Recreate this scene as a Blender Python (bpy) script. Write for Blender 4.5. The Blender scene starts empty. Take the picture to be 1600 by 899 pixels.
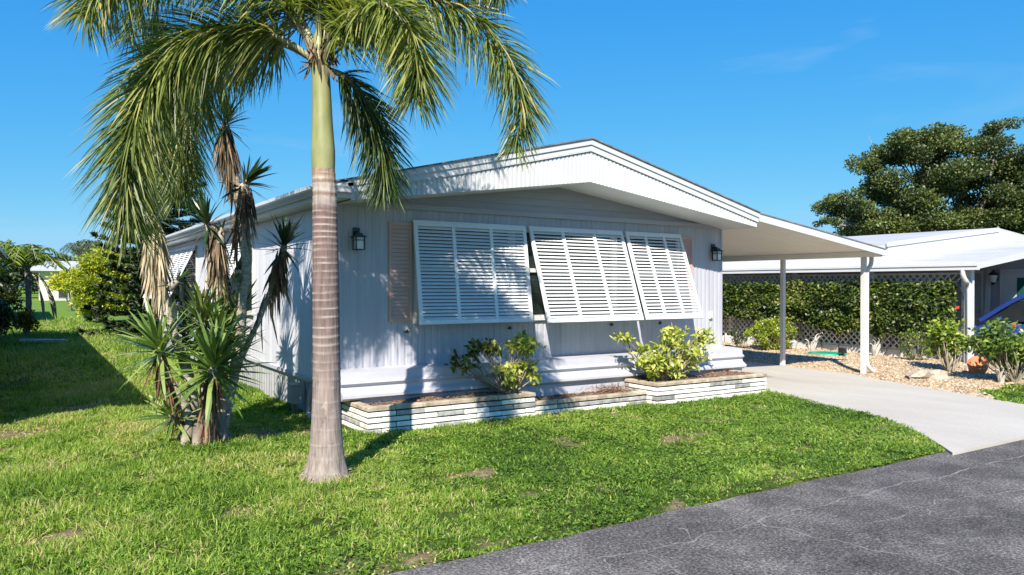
import bpy, math, random
import numpy as np
from mathutils import Vector, Matrix

random.seed(7)
rng = np.random.default_rng(7)
S = bpy.context.scene
COL = S.collection

# ------------------------------------------------------------------ camera
cam_data = bpy.data.cameras.new("camera")
cam = bpy.data.objects.new("camera", cam_data)
COL.objects.link(cam)
FW = Vector((0.53973296, 0.84183343, -0.00219247))
RT = Vector((0.84183556, -0.53972726, 0.0027165))
UP = Vector((-0.00110351, 0.00331189, 0.99999391))
cam.matrix_world = Matrix(((RT.x, UP.x, -FW.x, 0.0), (RT.y, UP.y, -FW.y, 0.0), (RT.z, UP.z, -FW.z, 1.8), (0, 0, 0, 1)))
cam_data.sensor_width = 36.0
cam_data.lens = 26.585
cam_data.clip_start = 0.05
cam_data.clip_end = 3000
S.camera = cam

# ------------------------------------------------------------------ sky, sun, exposure
SUN_AZ, SUN_EL = 221.3, 40.0
world = bpy.data.worlds.new("World")
S.world = world
world.use_nodes = True
wt = world.node_tree
for n in list(wt.nodes):
    wt.nodes.remove(n)
wo = wt.nodes.new("ShaderNodeOutputWorld")
bg = wt.nodes.new("ShaderNodeBackground")
sky = wt.nodes.new("ShaderNodeTexSky")
sky.sky_type = 'NISHITA'
sky.sun_disc = False
sky.sun_elevation = math.radians(SUN_EL)
sky.sun_rotation = math.radians(SUN_AZ)
sky.altitude = 0
sky.air_density = 1.0
sky.dust_density = 0.1
sky.ozone_density = 3.0
# the photograph's sky is a deep cyan blue: one power and gain per channel over the whole dome
sep = wt.nodes.new("ShaderNodeSeparateColor")
comb = wt.nodes.new("ShaderNodeCombineColor")
wt.links.new(sky.outputs[0], sep.inputs[0])
for ch, (gain, power) in enumerate(((0.228, 1.35), (1.57, 0.62), (5.44, 0.18))):
    pw = wt.nodes.new("ShaderNodeMath"); pw.operation = 'POWER'; pw.inputs[1].default_value = power
    ml = wt.nodes.new("ShaderNodeMath"); ml.operation = 'MULTIPLY'; ml.inputs[1].default_value = gain
    cap = wt.nodes.new("ShaderNodeMath"); cap.operation = 'MINIMUM'; cap.inputs[1].default_value = (6.0, 7.6, 9.0)[ch]
    wt.links.new(sep.outputs[ch], cap.inputs[0]); wt.links.new(cap.outputs[0], pw.inputs[0]); wt.links.new(pw.outputs[0], ml.inputs[0]); wt.links.new(ml.outputs[0], comb.inputs[ch])
# thin cirrus wisps low in the sky
tcw = wt.nodes.new("ShaderNodeTexCoord")
mpw = wt.nodes.new("ShaderNodeMapping"); mpw.inputs['Scale'].default_value = (2.2, 2.2, 9.0); mpw.inputs['Rotation'].default_value = (0.25, 0.1, 0)
nzw = wt.nodes.new("ShaderNodeTexNoise"); nzw.inputs['Scale'].default_value = 1.6; nzw.inputs['Detail'].default_value = 7; nzw.inputs['Distortion'].default_value = 0.6
rpw = wt.nodes.new("ShaderNodeValToRGB")
rpw.color_ramp.elements[0].position = 0.60; rpw.color_ramp.elements[0].color = (0, 0, 0, 1)
rpw.color_ramp.elements[1].position = 0.80; rpw.color_ramp.elements[1].color = (0.22, 0.22, 0.22, 1)
mxw = wt.nodes.new("ShaderNodeMixRGB"); mxw.inputs['Color2'].default_value = (4.6, 6.4, 8.0, 1)
wt.links.new(tcw.outputs['Generated'], mpw.inputs['Vector']); wt.links.new(mpw.outputs[0], nzw.inputs['Vector'])
wt.links.new(nzw.outputs['Fac'], rpw.inputs[0]); wt.links.new(rpw.outputs[0], mxw.inputs['Fac'])
wt.links.new(comb.outputs[0], mxw.inputs['Color1'])
bg.inputs['Strength'].default_value = 0.065
wt.links.new(mxw.outputs[0], bg.inputs['Color'])
wt.links.new(bg.outputs[0], wo.inputs['Surface'])

sl = bpy.data.lights.new("sun", 'SUN')
sl.energy = 5.0
sl.angle = math.radians(0.5)
sl.color = (1.0, 0.93, 0.82)
sun = bpy.data.objects.new("sun", sl)
COL.objects.link(sun)
az, el = math.radians(SUN_AZ), math.radians(SUN_EL)
to_sun = Vector((math.sin(az) * math.cos(el), math.cos(az) * math.cos(el), math.sin(el)))
sun.rotation_euler = (-to_sun).to_track_quat('-Z', 'Y').to_euler()
sun.location = to_sun * 60

S.view_settings.view_transform = 'Standard'
S.view_settings.look = 'None'
S.view_settings.exposure = 0.9
S.view_settings.gamma = 1.0

# ------------------------------------------------------------------ materials
def base_mat(name):
    m = bpy.data.materials.new(name)
    m.use_nodes = True
    nt = m.node_tree
    return m, nt, nt.nodes['Principled BSDF']

def N(nt, t, **kw):
    n = nt.nodes.new(t)
    for k, v in kw.items():
        setattr(n, k, v)
    return n

def c4(c):
    return (c[0], c[1], c[2], 1.0)

def ramp(nt, stops):
    r = N(nt, 'ShaderNodeValToRGB')
    e = r.color_ramp.elements
    while len(e) < len(stops):
        e.new(0.5)
    for i, (p, c) in enumerate(stops):
        e[i].position = p
        e[i].color = c4(c)
    return r

def coords(nt, stretch=(1, 1, 1), world_space=False):
    mp = N(nt, 'ShaderNodeMapping')
    mp.inputs['Scale'].default_value = stretch
    if world_space:
        g = N(nt, 'ShaderNodeNewGeometry')
        nt.links.new(g.outputs['Position'], mp.inputs['Vector'])
    else:
        tc = N(nt, 'ShaderNodeTexCoord')
        nt.links.new(tc.outputs['Object'], mp.inputs['Vector'])
    return mp

def M(name, c1, c2=None, scale=4.0, rough=0.6, bump=0.0, bscale=None, stretch=(1, 1, 1), lo=0.35, hi=0.65,
      metallic=0.0, spec=0.5, detail=6.0, c3=None, vary=0.0, bdist=0.01):
    m, nt, p = base_mat(name)
    p.inputs['Roughness'].default_value = rough
    p.inputs['Metallic'].default_value = metallic
    p.inputs['Specular IOR Level'].default_value = spec
    mp = coords(nt, stretch, True)
    no = N(nt, 'ShaderNodeTexNoise')
    no.inputs['Scale'].default_value = scale
    no.inputs['Detail'].default_value = detail
    no.inputs['Roughness'].default_value = 0.62
    nt.links.new(mp.outputs[0], no.inputs['Vector'])
    stops = [(lo, c1), (hi, c2 or c1)]
    if c3:
        stops.append((min(1.0, hi + 0.12), c3))
    r = ramp(nt, stops)
    nt.links.new(no.outputs['Fac'], r.inputs[0])
    out = r.outputs[0]
    if vary:
        oi = N(nt, 'ShaderNodeObjectInfo')
        mr = N(nt, 'ShaderNodeMapRange')
        mr.inputs['To Min'].default_value = 1.0 - vary
        mr.inputs['To Max'].default_value = 1.0 + vary
        nt.links.new(oi.outputs['Random'], mr.inputs['Value'])
        h = N(nt, 'ShaderNodeHueSaturation')
        nt.links.new(mr.outputs[0], h.inputs['Value'])
        nt.links.new(out, h.inputs['Color'])
        out = h.outputs[0]
    nt.links.new(out, p.inputs['Base Color'])
    if bump:
        b = N(nt, 'ShaderNodeBump')
        b.inputs['Strength'].default_value = bump
        b.inputs['Distance'].default_value = bdist
        nb = N(nt, 'ShaderNodeTexNoise')
        nb.inputs['Scale'].default_value = bscale or scale * 4
        nb.inputs['Detail'].default_value = 5
        nt.links.new(mp.outputs[0], nb.inputs['Vector'])
        nt.links.new(nb.outputs['Fac'], b.inputs['Height'])
        nt.links.new(b.outputs[0], p.inputs['Normal'])
    return m

def leaf_mat(name, stops, rough=0.42, trans=0.3, spec=0.5, big=0.0):
    """Colour per leaf from the 'rnd' attribute, plus light shining through."""
    m, nt, p = base_mat(name)
    p.inputs['Roughness'].default_value = rough
    p.inputs['Specular IOR Level'].default_value = spec
    a = N(nt, 'ShaderNodeAttribute', attribute_name='rnd')
    r = ramp(nt, stops)
    src = a.outputs['Fac']
    if big:
        mp = coords(nt, (1, 1, 1), True)
        no = N(nt, 'ShaderNodeTexNoise')
        no.inputs['Scale'].default_value = big
        no.inputs['Detail'].default_value = 3
        nt.links.new(mp.outputs[0], no.inputs['Vector'])
        ma = N(nt, 'ShaderNodeMath', operation='MULTIPLY_ADD')
        nt.links.new(no.outputs['Fac'], ma.inputs[0])
        ma.inputs[1].default_value = 1.3
        ma.inputs[2].default_value = -0.65
        ad = N(nt, 'ShaderNodeMath', operation='ADD')
        nt.links.new(ma.outputs[0], ad.inputs[0])
        nt.links.new(src, ad.inputs[1])
        src = ad.outputs[0]
    nt.links.new(src, r.inputs[0])
    nt.links.new(r.outputs[0], p.inputs['Base Color'])
    if trans:
        t = N(nt, 'ShaderNodeBsdfTranslucent')
        g = N(nt, 'ShaderNodeMixRGB', blend_type='MULTIPLY')
        g.inputs['Fac'].default_value = 1.0
        g.inputs['Color2'].default_value = (1.5, 1.7, 0.6, 1)
        nt.links.new(r.outputs[0], g.inputs['Color1'])
        nt.links.new(g.outputs[0], t.inputs['Color'])
        mx = N(nt, 'ShaderNodeMixShader')
        mx.inputs['Fac'].default_value = trans
        nt.links.new(p.outputs[0], mx.inputs[1])
        nt.links.new(t.outputs[0], mx.inputs[2])
        nt.links.new(mx.outputs[0], nt.nodes['Material Output'].inputs['Surface'])
    return m

MAT = {}
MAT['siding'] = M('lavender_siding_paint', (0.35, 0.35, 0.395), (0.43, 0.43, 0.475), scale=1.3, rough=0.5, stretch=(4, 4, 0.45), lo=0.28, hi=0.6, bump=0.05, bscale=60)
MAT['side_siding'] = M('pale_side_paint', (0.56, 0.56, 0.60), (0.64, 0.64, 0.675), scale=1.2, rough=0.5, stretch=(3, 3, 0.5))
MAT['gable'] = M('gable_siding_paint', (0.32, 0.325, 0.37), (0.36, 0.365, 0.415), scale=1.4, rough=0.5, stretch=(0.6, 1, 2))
MAT['skirt'] = M('grey_skirting', (0.26, 0.26, 0.265), (0.40, 0.40, 0.41), scale=2.5, rough=0.6, stretch=(3, 3, 0.6))
MAT['ledge'] = M('pale_ledge_paint', (0.40, 0.40, 0.44), (0.47, 0.47, 0.51), scale=2.2, rough=0.55, stretch=(0.6, 1, 2), lo=0.25, hi=0.6)
MAT['white'] = M('white_trim_paint', (0.50, 0.505, 0.51), (0.57, 0.57, 0.565), scale=1.5, rough=0.42, lo=0.25, hi=0.7)
MAT['shutter'] = M('white_aluminium', (0.66, 0.675, 0.69), (0.72, 0.73, 0.735), scale=3, rough=0.38, vary=0.02)
MAT['pink'] = M('faded_pink_vinyl', (0.50, 0.31, 0.255), (0.56, 0.36, 0.30), scale=2.5, rough=0.6)
MAT['ceiling'] = M('carport_ceiling_paint', (0.74, 0.70, 0.63), (0.79, 0.755, 0.69), scale=0.8, rough=0.45)
MAT['shingle'] = M('grey_shingle', (0.09, 0.09, 0.10), (0.2, 0.2, 0.2), scale=9, rough=0.9, bump=0.4)
MAT['black'] = M('black_metal', (0.012, 0.012, 0.014), (0.022, 0.022, 0.024), scale=9, rough=0.35)
MAT['frosted'] = M('frosted_lamp_glass', (0.62, 0.62, 0.58), (0.74, 0.73, 0.68), scale=5, rough=0.3)
MAT['curtain'] = M('white_curtain', (0.6, 0.6, 0.58), (0.72, 0.72, 0.7), scale=4, rough=0.85, stretch=(14, 1, 0.3))
MAT['dark'] = M('dark_interior', (0.02, 0.02, 0.022), (0.045, 0.045, 0.045), scale=2, rough=0.8)
MAT['brick'] = M('white_roman_brick', (0.50, 0.49, 0.44), (0.76, 0.74, 0.68), scale=7, rough=0.85, bump=0.6, bscale=45, vary=0.12, lo=0.28, hi=0.5)
MAT['brick_grey'] = M('weathered_grey_brick', (0.2, 0.2, 0.2), (0.42, 0.42, 0.40), scale=9, rough=0.9, bump=0.6, bscale=45, vary=0.2)
MAT['brick_tan'] = M('stained_cap_brick', (0.27, 0.22, 0.16), (0.52, 0.44, 0.33), scale=6, rough=0.9, bump=0.5, bscale=40, vary=0.15, c3=(0.2, 0.18, 0.14))
MAT['mortar'] = M('dark_joint', (0.03, 0.028, 0.025), (0.07, 0.065, 0.055), scale=12, rough=0.95)
MAT['soil'] = M('planter_soil', (0.10, 0.065, 0.04), (0.28, 0.2, 0.13), scale=14, rough=0.95, bump=0.8, bscale=50, bdist=0.03)
MAT['bark'] = M('tree_bark', (0.13, 0.105, 0.08), (0.30, 0.26, 0.21), scale=6, rough=0.9, bump=0.7, bscale=26, stretch=(1, 1, 0.35), bdist=0.02)
MAT['yucca_bark'] = M('yucca_bark', (0.24, 0.20, 0.155), (0.46, 0.41, 0.34), scale=14, rough=0.9, bump=0.9, bscale=40, stretch=(1, 1, 2.5), bdist=0.02)
MAT['stem'] = M('woody_stem', (0.2, 0.16, 0.11), (0.34, 0.29, 0.21), scale=12, rough=0.85)
MAT['drift'] = M('silver_driftwood', (0.32, 0.30, 0.27), (0.58, 0.55, 0.5), scale=9, rough=0.85, stretch=(2, 2, 0.5), bump=0.5)
MAT['rock'] = M('tan_rock', (0.30, 0.25, 0.19), (0.50, 0.43, 0.33), scale=5, rough=0.9, bump=0.8, bscale=18, bdist=0.03)
MAT['terracotta'] = M('orange_terracotta', (0.50, 0.16, 0.07), (0.60, 0.24, 0.12), scale=5, rough=0.8)
MAT['hose'] = M('green_plastic', (0.01, 0.26, 0.15), (0.02, 0.36, 0.22), scale=6, rough=0.4)
MAT['carblue'] = M('blue_car_paint', (0.015, 0.04, 0.20), (0.018, 0.045, 0.23), scale=2, rough=0.2)
MAT['rubber'] = M('tyre_rubber', (0.015, 0.015, 0.015), (0.03, 0.03, 0.03), scale=8, rough=0.85)
MAT['alloy'] = M('wheel_alloy', (0.45, 0.45, 0.46), (0.55, 0.55, 0.56), scale=8, rough=0.3, metallic=0.8)
MAT['teal'] = M('teal_door_glass', (0.012, 0.07, 0.065), (0.02, 0.10, 0.09), scale=2, rough=0.1)
MAT['utility'] = M('grey_green_box', (0.28, 0.30, 0.25), (0.36, 0.38, 0.33), scale=9, rough=0.6)
MAT['nwall'] = M('cream_stucco', (0.60, 0.56, 0.48), (0.70, 0.66, 0.57), scale=2.5, rough=0.8)
MAT['nroof'] = M('white_roof_coating', (0.40, 0.405, 0.42), (0.50, 0.50, 0.505), scale=0.9, rough=0.5, stretch=(1, 0.3, 1))
MAT['lattice'] = M('grey_white_lattice', (0.72, 0.71, 0.68), (0.82, 0.81, 0.78), scale=6, rough=0.7)
MAT['louver'] = M('grey_louvre', (0.40, 0.41, 0.41), (0.47, 0.48, 0.48), scale=6, rough=0.5)
MAT['shade_wall'] = M('shaded_brown_wall', (0.14, 0.11, 0.085), (0.2, 0.16, 0.12), scale=2, rough=0.8)  # dark brown carries the shade on these walls in its colour
MAT['car_glass'] = M('dark_car_glass', (0.012, 0.014, 0.016), (0.02, 0.022, 0.025), scale=2, rough=0.06)
MAT['petal'] = M('red_petal', (0.62, 0.03, 0.02), (0.75, 0.07, 0.03), scale=20, rough=0.6)

def glass_mat():
    m, nt, p = base_mat('window_glass')
    p.inputs['Base Color'].default_value = (0.03, 0.045, 0.04, 1)
    p.inputs['Roughness'].default_value = 0.04
    t = N(nt, 'ShaderNodeBsdfTransparent')
    t.inputs['Color'].default_value = (0.72, 0.8, 0.77, 1)
    mx = N(nt, 'ShaderNodeMixShader')
    mx.inputs['Fac'].default_value = 0.45
    nt.links.new(t.outputs[0], mx.inputs[1])
    nt.links.new(p.outputs[0], mx.inputs[2])
    nt.links.new(mx.outputs[0], nt.nodes['Material Output'].inputs['Surface'])
    return m
MAT['glass'] = glass_mat()

def asphalt_mat():
    m, nt, p = base_mat('old_asphalt')
    p.inputs['Roughness'].default_value = 0.92
    p.inputs['Specular IOR Level'].default_value = 0.15
    mp = coords(nt, (1, 1, 1), True)
    big = N(nt, 'ShaderNodeTexNoise'); big.inputs['Scale'].default_value = 1.15; big.inputs['Detail'].default_value = 7; big.inputs['Roughness'].default_value = 0.65
    fine = N(nt, 'ShaderNodeTexNoise'); fine.inputs['Scale'].default_value = 48; fine.inputs['Detail'].default_value = 4; fine.inputs['Roughness'].default_value = 0.8
    nt.links.new(mp.outputs[0], big.inputs['Vector']); nt.links.new(mp.outputs[0], fine.inputs['Vector'])
    r = ramp(nt, [(0.32, (0.056, 0.053, 0.052)), (0.48, (0.094, 0.088, 0.086)), (0.62, (0.145, 0.137, 0.131)), (0.76, (0.24, 0.226, 0.212))])
    nt.links.new(big.outputs['Fac'], r.inputs[0])
    fr = ramp(nt, [(0.36, (0.35, 0.35, 0.35)), (0.5, (0.9, 0.9, 0.9)), (0.66, (2.6, 2.5, 2.4))])
    nt.links.new(fine.outputs['Fac'], fr.inputs[0])
    mu = N(nt, 'ShaderNodeMixRGB', blend_type='MULTIPLY'); mu.inputs['Fac'].default_value = 1
    nt.links.new(r.outputs[0], mu.inputs['Color1']); nt.links.new(fr.outputs[0], mu.inputs['Color2'])
    # wandering cracks filled with pale grit
    wn = N(nt, 'ShaderNodeTexNoise'); wn.inputs['Scale'].default_value = 2.3; wn.inputs['Detail'].default_value = 9; wn.inputs['Roughness'].default_value = 0.68
    nt.links.new(mp.outputs[0], wn.inputs['Vector'])
    wm = N(nt, 'ShaderNodeMixRGB', blend_type='ADD'); wm.inputs['Fac'].default_value = 0.9
    nt.links.new(mp.outputs[0], wm.inputs['Color1']); nt.links.new(wn.outputs['Color'], wm.inputs['Color2'])
    st = N(nt, 'ShaderNodeMapping'); st.inputs['Scale'].default_value = (0.42, 1.1, 1.0); st.inputs['Rotation'].default_value = (0, 0, 0.12)
    nt.links.new(wm.outputs[0], st.inputs['Vector'])
    vo = N(nt, 'ShaderNodeTexVoronoi', feature='DISTANCE_TO_EDGE'); vo.inputs['Scale'].default_value = 1.0
    nt.links.new(st.outputs[0], vo.inputs['Vector'])
    cr = ramp(nt, [(0.0, (0.75, 0.75, 0.75)), (0.003, (0.5, 0.5, 0.5)), (0.0085, (0, 0, 0))])
    nt.links.new(vo.outputs['Distance'], cr.inputs[0])
    br = ramp(nt, [(0.42, (0.0, 0.0, 0.0)), (0.58, (0.85, 0.85, 0.85))])
    bn = N(nt, 'ShaderNodeTexNoise'); bn.inputs['Scale'].default_value = 0.7; bn.inputs['Detail'].default_value = 3
    nt.links.new(mp.outputs[0], bn.inputs['Vector']); nt.links.new(bn.outputs['Fac'], br.inputs[0])
    cm = N(nt, 'ShaderNodeMixRGB', blend_type='MULTIPLY'); cm.inputs['Fac'].default_value = 1
    nt.links.new(cr.outputs[0], cm.inputs['Color1']); nt.links.new(br.outputs[0], cm.inputs['Color2'])
    fin = N(nt, 'ShaderNodeMixRGB'); fin.inputs['Color2'].default_value = (0.30, 0.29, 0.275, 1)
    nt.links.new(cm.outputs[0], fin.inputs['Fac']); nt.links.new(mu.outputs[0], fin.inputs['Color1'])
    nt.links.new(fin.outputs[0], p.inputs['Base Color'])
    b = N(nt, 'ShaderNodeBump'); b.inputs['Strength'].default_value = 0.5; b.inputs['Distance'].default_value = 0.008
    nt.links.new(fine.outputs['Fac'], b.inputs['Height']); nt.links.new(b.outputs[0], p.inputs['Normal'])
    return m
MAT['asphalt'] = asphalt_mat()

def concrete_mat():
    m, nt, p = base_mat('driveway_concrete')
    p.inputs['Roughness'].default_value = 0.8
    mp = coords(nt, (1, 1, 1), True)
    a = N(nt, 'ShaderNodeTexNoise'); a.inputs['Scale'].default_value = 0.9; a.inputs['Detail'].default_value = 8; a.inputs['Roughness'].default_value = 0.6
    sm = N(nt, 'ShaderNodeMapping'); sm.inputs['Scale'].default_value = (1.0, 0.35, 1); sm.inputs['Rotation'].default_value = (0, 0, 0.6)
    nt.links.new(mp.outputs[0], sm.inputs['Vector']); nt.links.new(sm.outputs[0], a.inputs['Vector'])
    r = ramp(nt, [(0.26, (0.33, 0.30, 0.25)), (0.40, (0.425, 0.393, 0.34)), (0.7, (0.495, 0.462, 0.405))])
    nt.links.new(a.outputs['Fac'], r.inputs[0])
    f = N(nt, 'ShaderNodeTexNoise'); f.inputs['Scale'].default_value = 60; f.inputs['Detail'].default_value = 4
    nt.links.new(mp.outputs[0], f.inputs['Vector'])
    fr = ramp(nt, [(0.3, (0.86, 0.86, 0.86)), (0.7, (1.06, 1.06, 1.06))])
    nt.links.new(f.outputs['Fac'], fr.inputs[0])
    mu = N(nt, 'ShaderNodeMixRGB', blend_type='MULTIPLY'); mu.inputs['Fac'].default_value = 1
    nt.links.new(r.outputs[0], mu.inputs['Color1']); nt.links.new(fr.outputs[0], mu.inputs['Color2'])
    # an old drip stain and faint tyre-worn streaks
    sv = N(nt, 'ShaderNodeMapping'); sv.inputs['Location'].default_value = (-12.0 * 0.9, -10.1 * 1.6, 0); sv.inputs['Scale'].default_value = (0.9, 1.6, 0)
    nt.links.new(mp.outputs[0], sv.inputs['Vector'])
    ln = N(nt, 'ShaderNodeVectorMath', operation='LENGTH'); nt.links.new(sv.outputs[0], ln.inputs[0])
    ad = N(nt, 'ShaderNodeMath', operation='MULTIPLY_ADD'); nt.links.new(a.outputs['Fac'], ad.inputs[0]); ad.inputs[1].default_value = 0.9; nt.links.new(ln.outputs['Value'], ad.inputs[2])
    sr = ramp(nt, [(0.75, (0.62, 0.60, 0.56)), (1.15, (1, 1, 1))])
    nt.links.new(ad.outputs[0], sr.inputs[0])
    m2 = N(nt, 'ShaderNodeMixRGB', blend_type='MULTIPLY'); m2.inputs['Fac'].default_value = 1
    nt.links.new(mu.outputs[0], m2.inputs['Color1']); nt.links.new(sr.outputs[0], m2.inputs['Color2'])
    nt.links.new(m2.outputs[0], p.inputs['Base Color'])
    b = N(nt, 'ShaderNodeBump'); b.inputs['Strength'].default_value = 0.2; b.inputs['Distance'].default_value = 0.005
    nt.links.new(f.outputs['Fac'], b.inputs['Height']); nt.links.new(b.outputs[0], p.inputs['Normal'])
    return m
MAT['concrete'] = concrete_mat()

def ground_mat():
    m, nt, p = base_mat('lawn_thatch')
    p.inputs['Roughness'].default_value = 0.95
    p.inputs['Specular IOR Level'].default_value = 0.1
    mp = coords(nt, (1, 1, 1), True)
    a = N(nt, 'ShaderNodeTexNoise'); a.inputs['Scale'].default_value = 14; a.inputs['Detail'].default_value = 8; a.inputs['Roughness'].default_value = 0.7
    g = N(nt, 'ShaderNodeTexNoise'); g.inputs['Scale'].default_value = 0.5; g.inputs['Detail'].default_value = 5
    nt.links.new(mp.outputs[0], a.inputs['Vector']); nt.links.new(mp.outputs[0], g.inputs['Vector'])
    green = ramp(nt, [(0.3, (0.018, 0.03, 0.008)), (0.5, (0.05, 0.08, 0.016)), (0.7, (0.12, 0.16, 0.035))])
    nt.links.new(a.outputs['Fac'], green.inputs[0])
    dirt = ramp(nt, [(0.3, (0.13, 0.09, 0.055)), (0.55, (0.27, 0.2, 0.13)), (0.7, (0.36, 0.28, 0.19))])
    nt.links.new(a.outputs['Fac'], dirt.inputs[0])
    at = N(nt, 'ShaderNodeAttribute', attribute_name='bare')
    mx = N(nt, 'ShaderNodeMixRGB')
    nt.links.new(at.outputs['Fac'], mx.inputs['Fac'])
    nt.links.new(green.outputs[0], mx.inputs['Color1']); nt.links.new(dirt.outputs[0], mx.inputs['Color2'])
    fa = N(nt, 'ShaderNodeAttribute', attribute_name='far')
    fx = N(nt, 'ShaderNodeMixRGB'); fx.inputs['Color2'].default_value = (0.13, 0.22, 0.035, 1)
    nt.links.new(fa.outputs['Fac'], fx.inputs['Fac']); nt.links.new(mx.outputs[0], fx.inputs['Color1'])
    mx = fx
    gr = ramp(nt, [(0.35, (0.82, 0.85, 0.8)), (0.65, (1.15, 1.1, 1.1))])
    nt.links.new(g.outputs['Fac'], gr.inputs[0])
    mu = N(nt, 'ShaderNodeMixRGB', blend_type='MULTIPLY'); mu.inputs['Fac'].default_value = 1
    nt.links.new(mx.outputs[0], mu.inputs['Color1']); nt.links.new(gr.outputs[0], mu.inputs['Color2'])
    nt.links.new(mu.outputs[0], p.inputs['Base Color'])
    b = N(nt, 'ShaderNodeBump'); b.inputs['Strength'].default_value = 0.9; b.inputs['Distance'].default_value = 0.05
    nt.links.new(a.outputs['Fac'], b.inputs['Height']); nt.links.new(b.outputs[0], p.inputs['Normal'])
    return m
MAT['ground'] = ground_mat()
MAT['gravelbed'] = M('tan_gravel_ground', (0.36, 0.25, 0.14), (0.64, 0.49, 0.31), scale=22, rough=0.9, bump=1.0, bscale=30, bdist=0.03, detail=8)

def palm_trunk_mat():
    m, nt, p = base_mat('ringed_palm_trunk')
    p.inputs['Roughness'].default_value = 0.85
    g = N(nt, 'ShaderNodeNewGeometry')
    sp = N(nt, 'ShaderNodeSeparateXYZ'); nt.links.new(g.outputs['Position'], sp.inputs[0])
    no = N(nt, 'ShaderNodeTexNoise'); no.inputs['Scale'].default_value = 5.0; no.inputs['Detail'].default_value = 5
    nt.links.new(g.outputs['Position'], no.inputs['Vector'])
    hz = N(nt, 'ShaderNodeMapRange'); hz.inputs['From Min'].default_value = 0.0; hz.inputs['From Max'].default_value = 3.0
    zw = N(nt, 'ShaderNodeMath', operation='MULTIPLY_ADD'); zw.inputs[1].default_value = 0.07
    nt.links.new(no.outputs['Fac'], zw.inputs[0]); nt.links.new(sp.outputs['Z'], zw.inputs[2])
    nt.links.new(zw.outputs[0], hz.inputs['Value'])
    hr = ramp(nt, [(0.0, (0.28, 0.23, 0.20)), (0.28, (0.25, 0.195, 0.175)), (0.5, (0.165, 0.118, 0.107)), (0.84, (0.16, 0.105, 0.095)), (0.872, (0.36, 0.31, 0.28)), (0.888, (0.21, 0.14, 0.11)), (0.90, (0.40, 0.35, 0.31)), (0.918, (0.36, 0.30, 0.26)), (0.926, (0.20, 0.13, 0.10)), (0.938, (0.36, 0.28, 0.22)), (0.955, (0.24, 0.15, 0.11)), (0.97, (0.34, 0.26, 0.2))])
    nt.links.new(hz.outputs[0], hr.inputs[0])
    mp = coords(nt, (9, 9, 0.8), True)
    st = N(nt, 'ShaderNodeTexNoise'); st.inputs['Scale'].default_value = 5; st.inputs['Detail'].default_value = 5
    nt.links.new(mp.outputs[0], st.inputs['Vector'])
    sr = ramp(nt, [(0.3, (0.65, 0.65, 0.65)), (0.7, (1.25, 1.25, 1.25))])
    nt.links.new(st.outputs['Fac'], sr.inputs[0])
    mu = N(nt, 'ShaderNodeMixRGB', blend_type='MULTIPLY'); mu.inputs['Fac'].default_value = 1
    nt.links.new(hr.outputs[0], mu.inputs['Color1']); nt.links.new(sr.outputs[0], mu.inputs['Color2'])
    ra = N(nt, 'ShaderNodeAttribute', attribute_name='ring')
    rm = N(nt, 'ShaderNodeMath', operation='MULTIPLY')
    nr = ramp(nt, [(0.38, (0.08, 0.08, 0.08)), (0.62, (0.88, 0.88, 0.88))])
    nt.links.new(no.outputs['Fac'], nr.inputs[0])
    nt.links.new(ra.outputs['Fac'], rm.inputs[0]); nt.links.new(nr.outputs[0], rm.inputs[1])
    mx = N(nt, 'ShaderNodeMixRGB'); mx.inputs['Color2'].default_value = (0.46, 0.38, 0.34, 1)
    nt.links.new(rm.outputs[0], mx.inputs['Fac']); nt.links.new(mu.outputs[0], mx.inputs['Color1'])
    # pale lichen blotches and dark scars
    lc = N(nt, 'ShaderNodeTexNoise'); lc.inputs['Scale'].default_value = 7.0; lc.inputs['Detail'].default_value = 8; lc.inputs['Roughness'].default_value = 0.7
    nt.links.new(g.outputs['Position'], lc.inputs['Vector'])
    lr = ramp(nt, [(0.30, (0.55, 0.52, 0.5)), (0.42, (1, 1, 1)), (0.60, (1, 1, 1)), (0.72, (1.7, 1.75, 1.75))])
    nt.links.new(lc.outputs['Fac'], lr.inputs[0])
    lm = N(nt, 'ShaderNodeMixRGB', blend_type='MULTIPLY'); lm.inputs['Fac'].default_value = 1
    nt.links.new(mx.outputs[0], lm.inputs['Color1']); nt.links.new(lr.outputs[0], lm.inputs['Color2'])
    nt.links.new(lm.outputs[0], p.inputs['Base Color'])
    b = N(nt, 'ShaderNodeBump'); b.inputs['Strength'].default_value = 0.6; b.inputs['Distance'].default_value = 0.01
    nt.links.new(st.outputs['Fac'], b.inputs['Height']); nt.links.new(b.outputs[0], p.inputs['Normal'])
    return m
MAT['palm_trunk'] = palm_trunk_mat()
MAT['crownshaft'] = M('green_crownshaft', (0.19, 0.205, 0.075), (0.31, 0.31, 0.145), scale=3.2, rough=0.5, stretch=(2.2, 2.2, 0.5), c3=(0.34, 0.28, 0.17))
MAT['petiole'] = M('grey_green_petiole', (0.20, 0.20, 0.10), (0.33, 0.31, 0.20), scale=7, rough=0.6)

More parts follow.
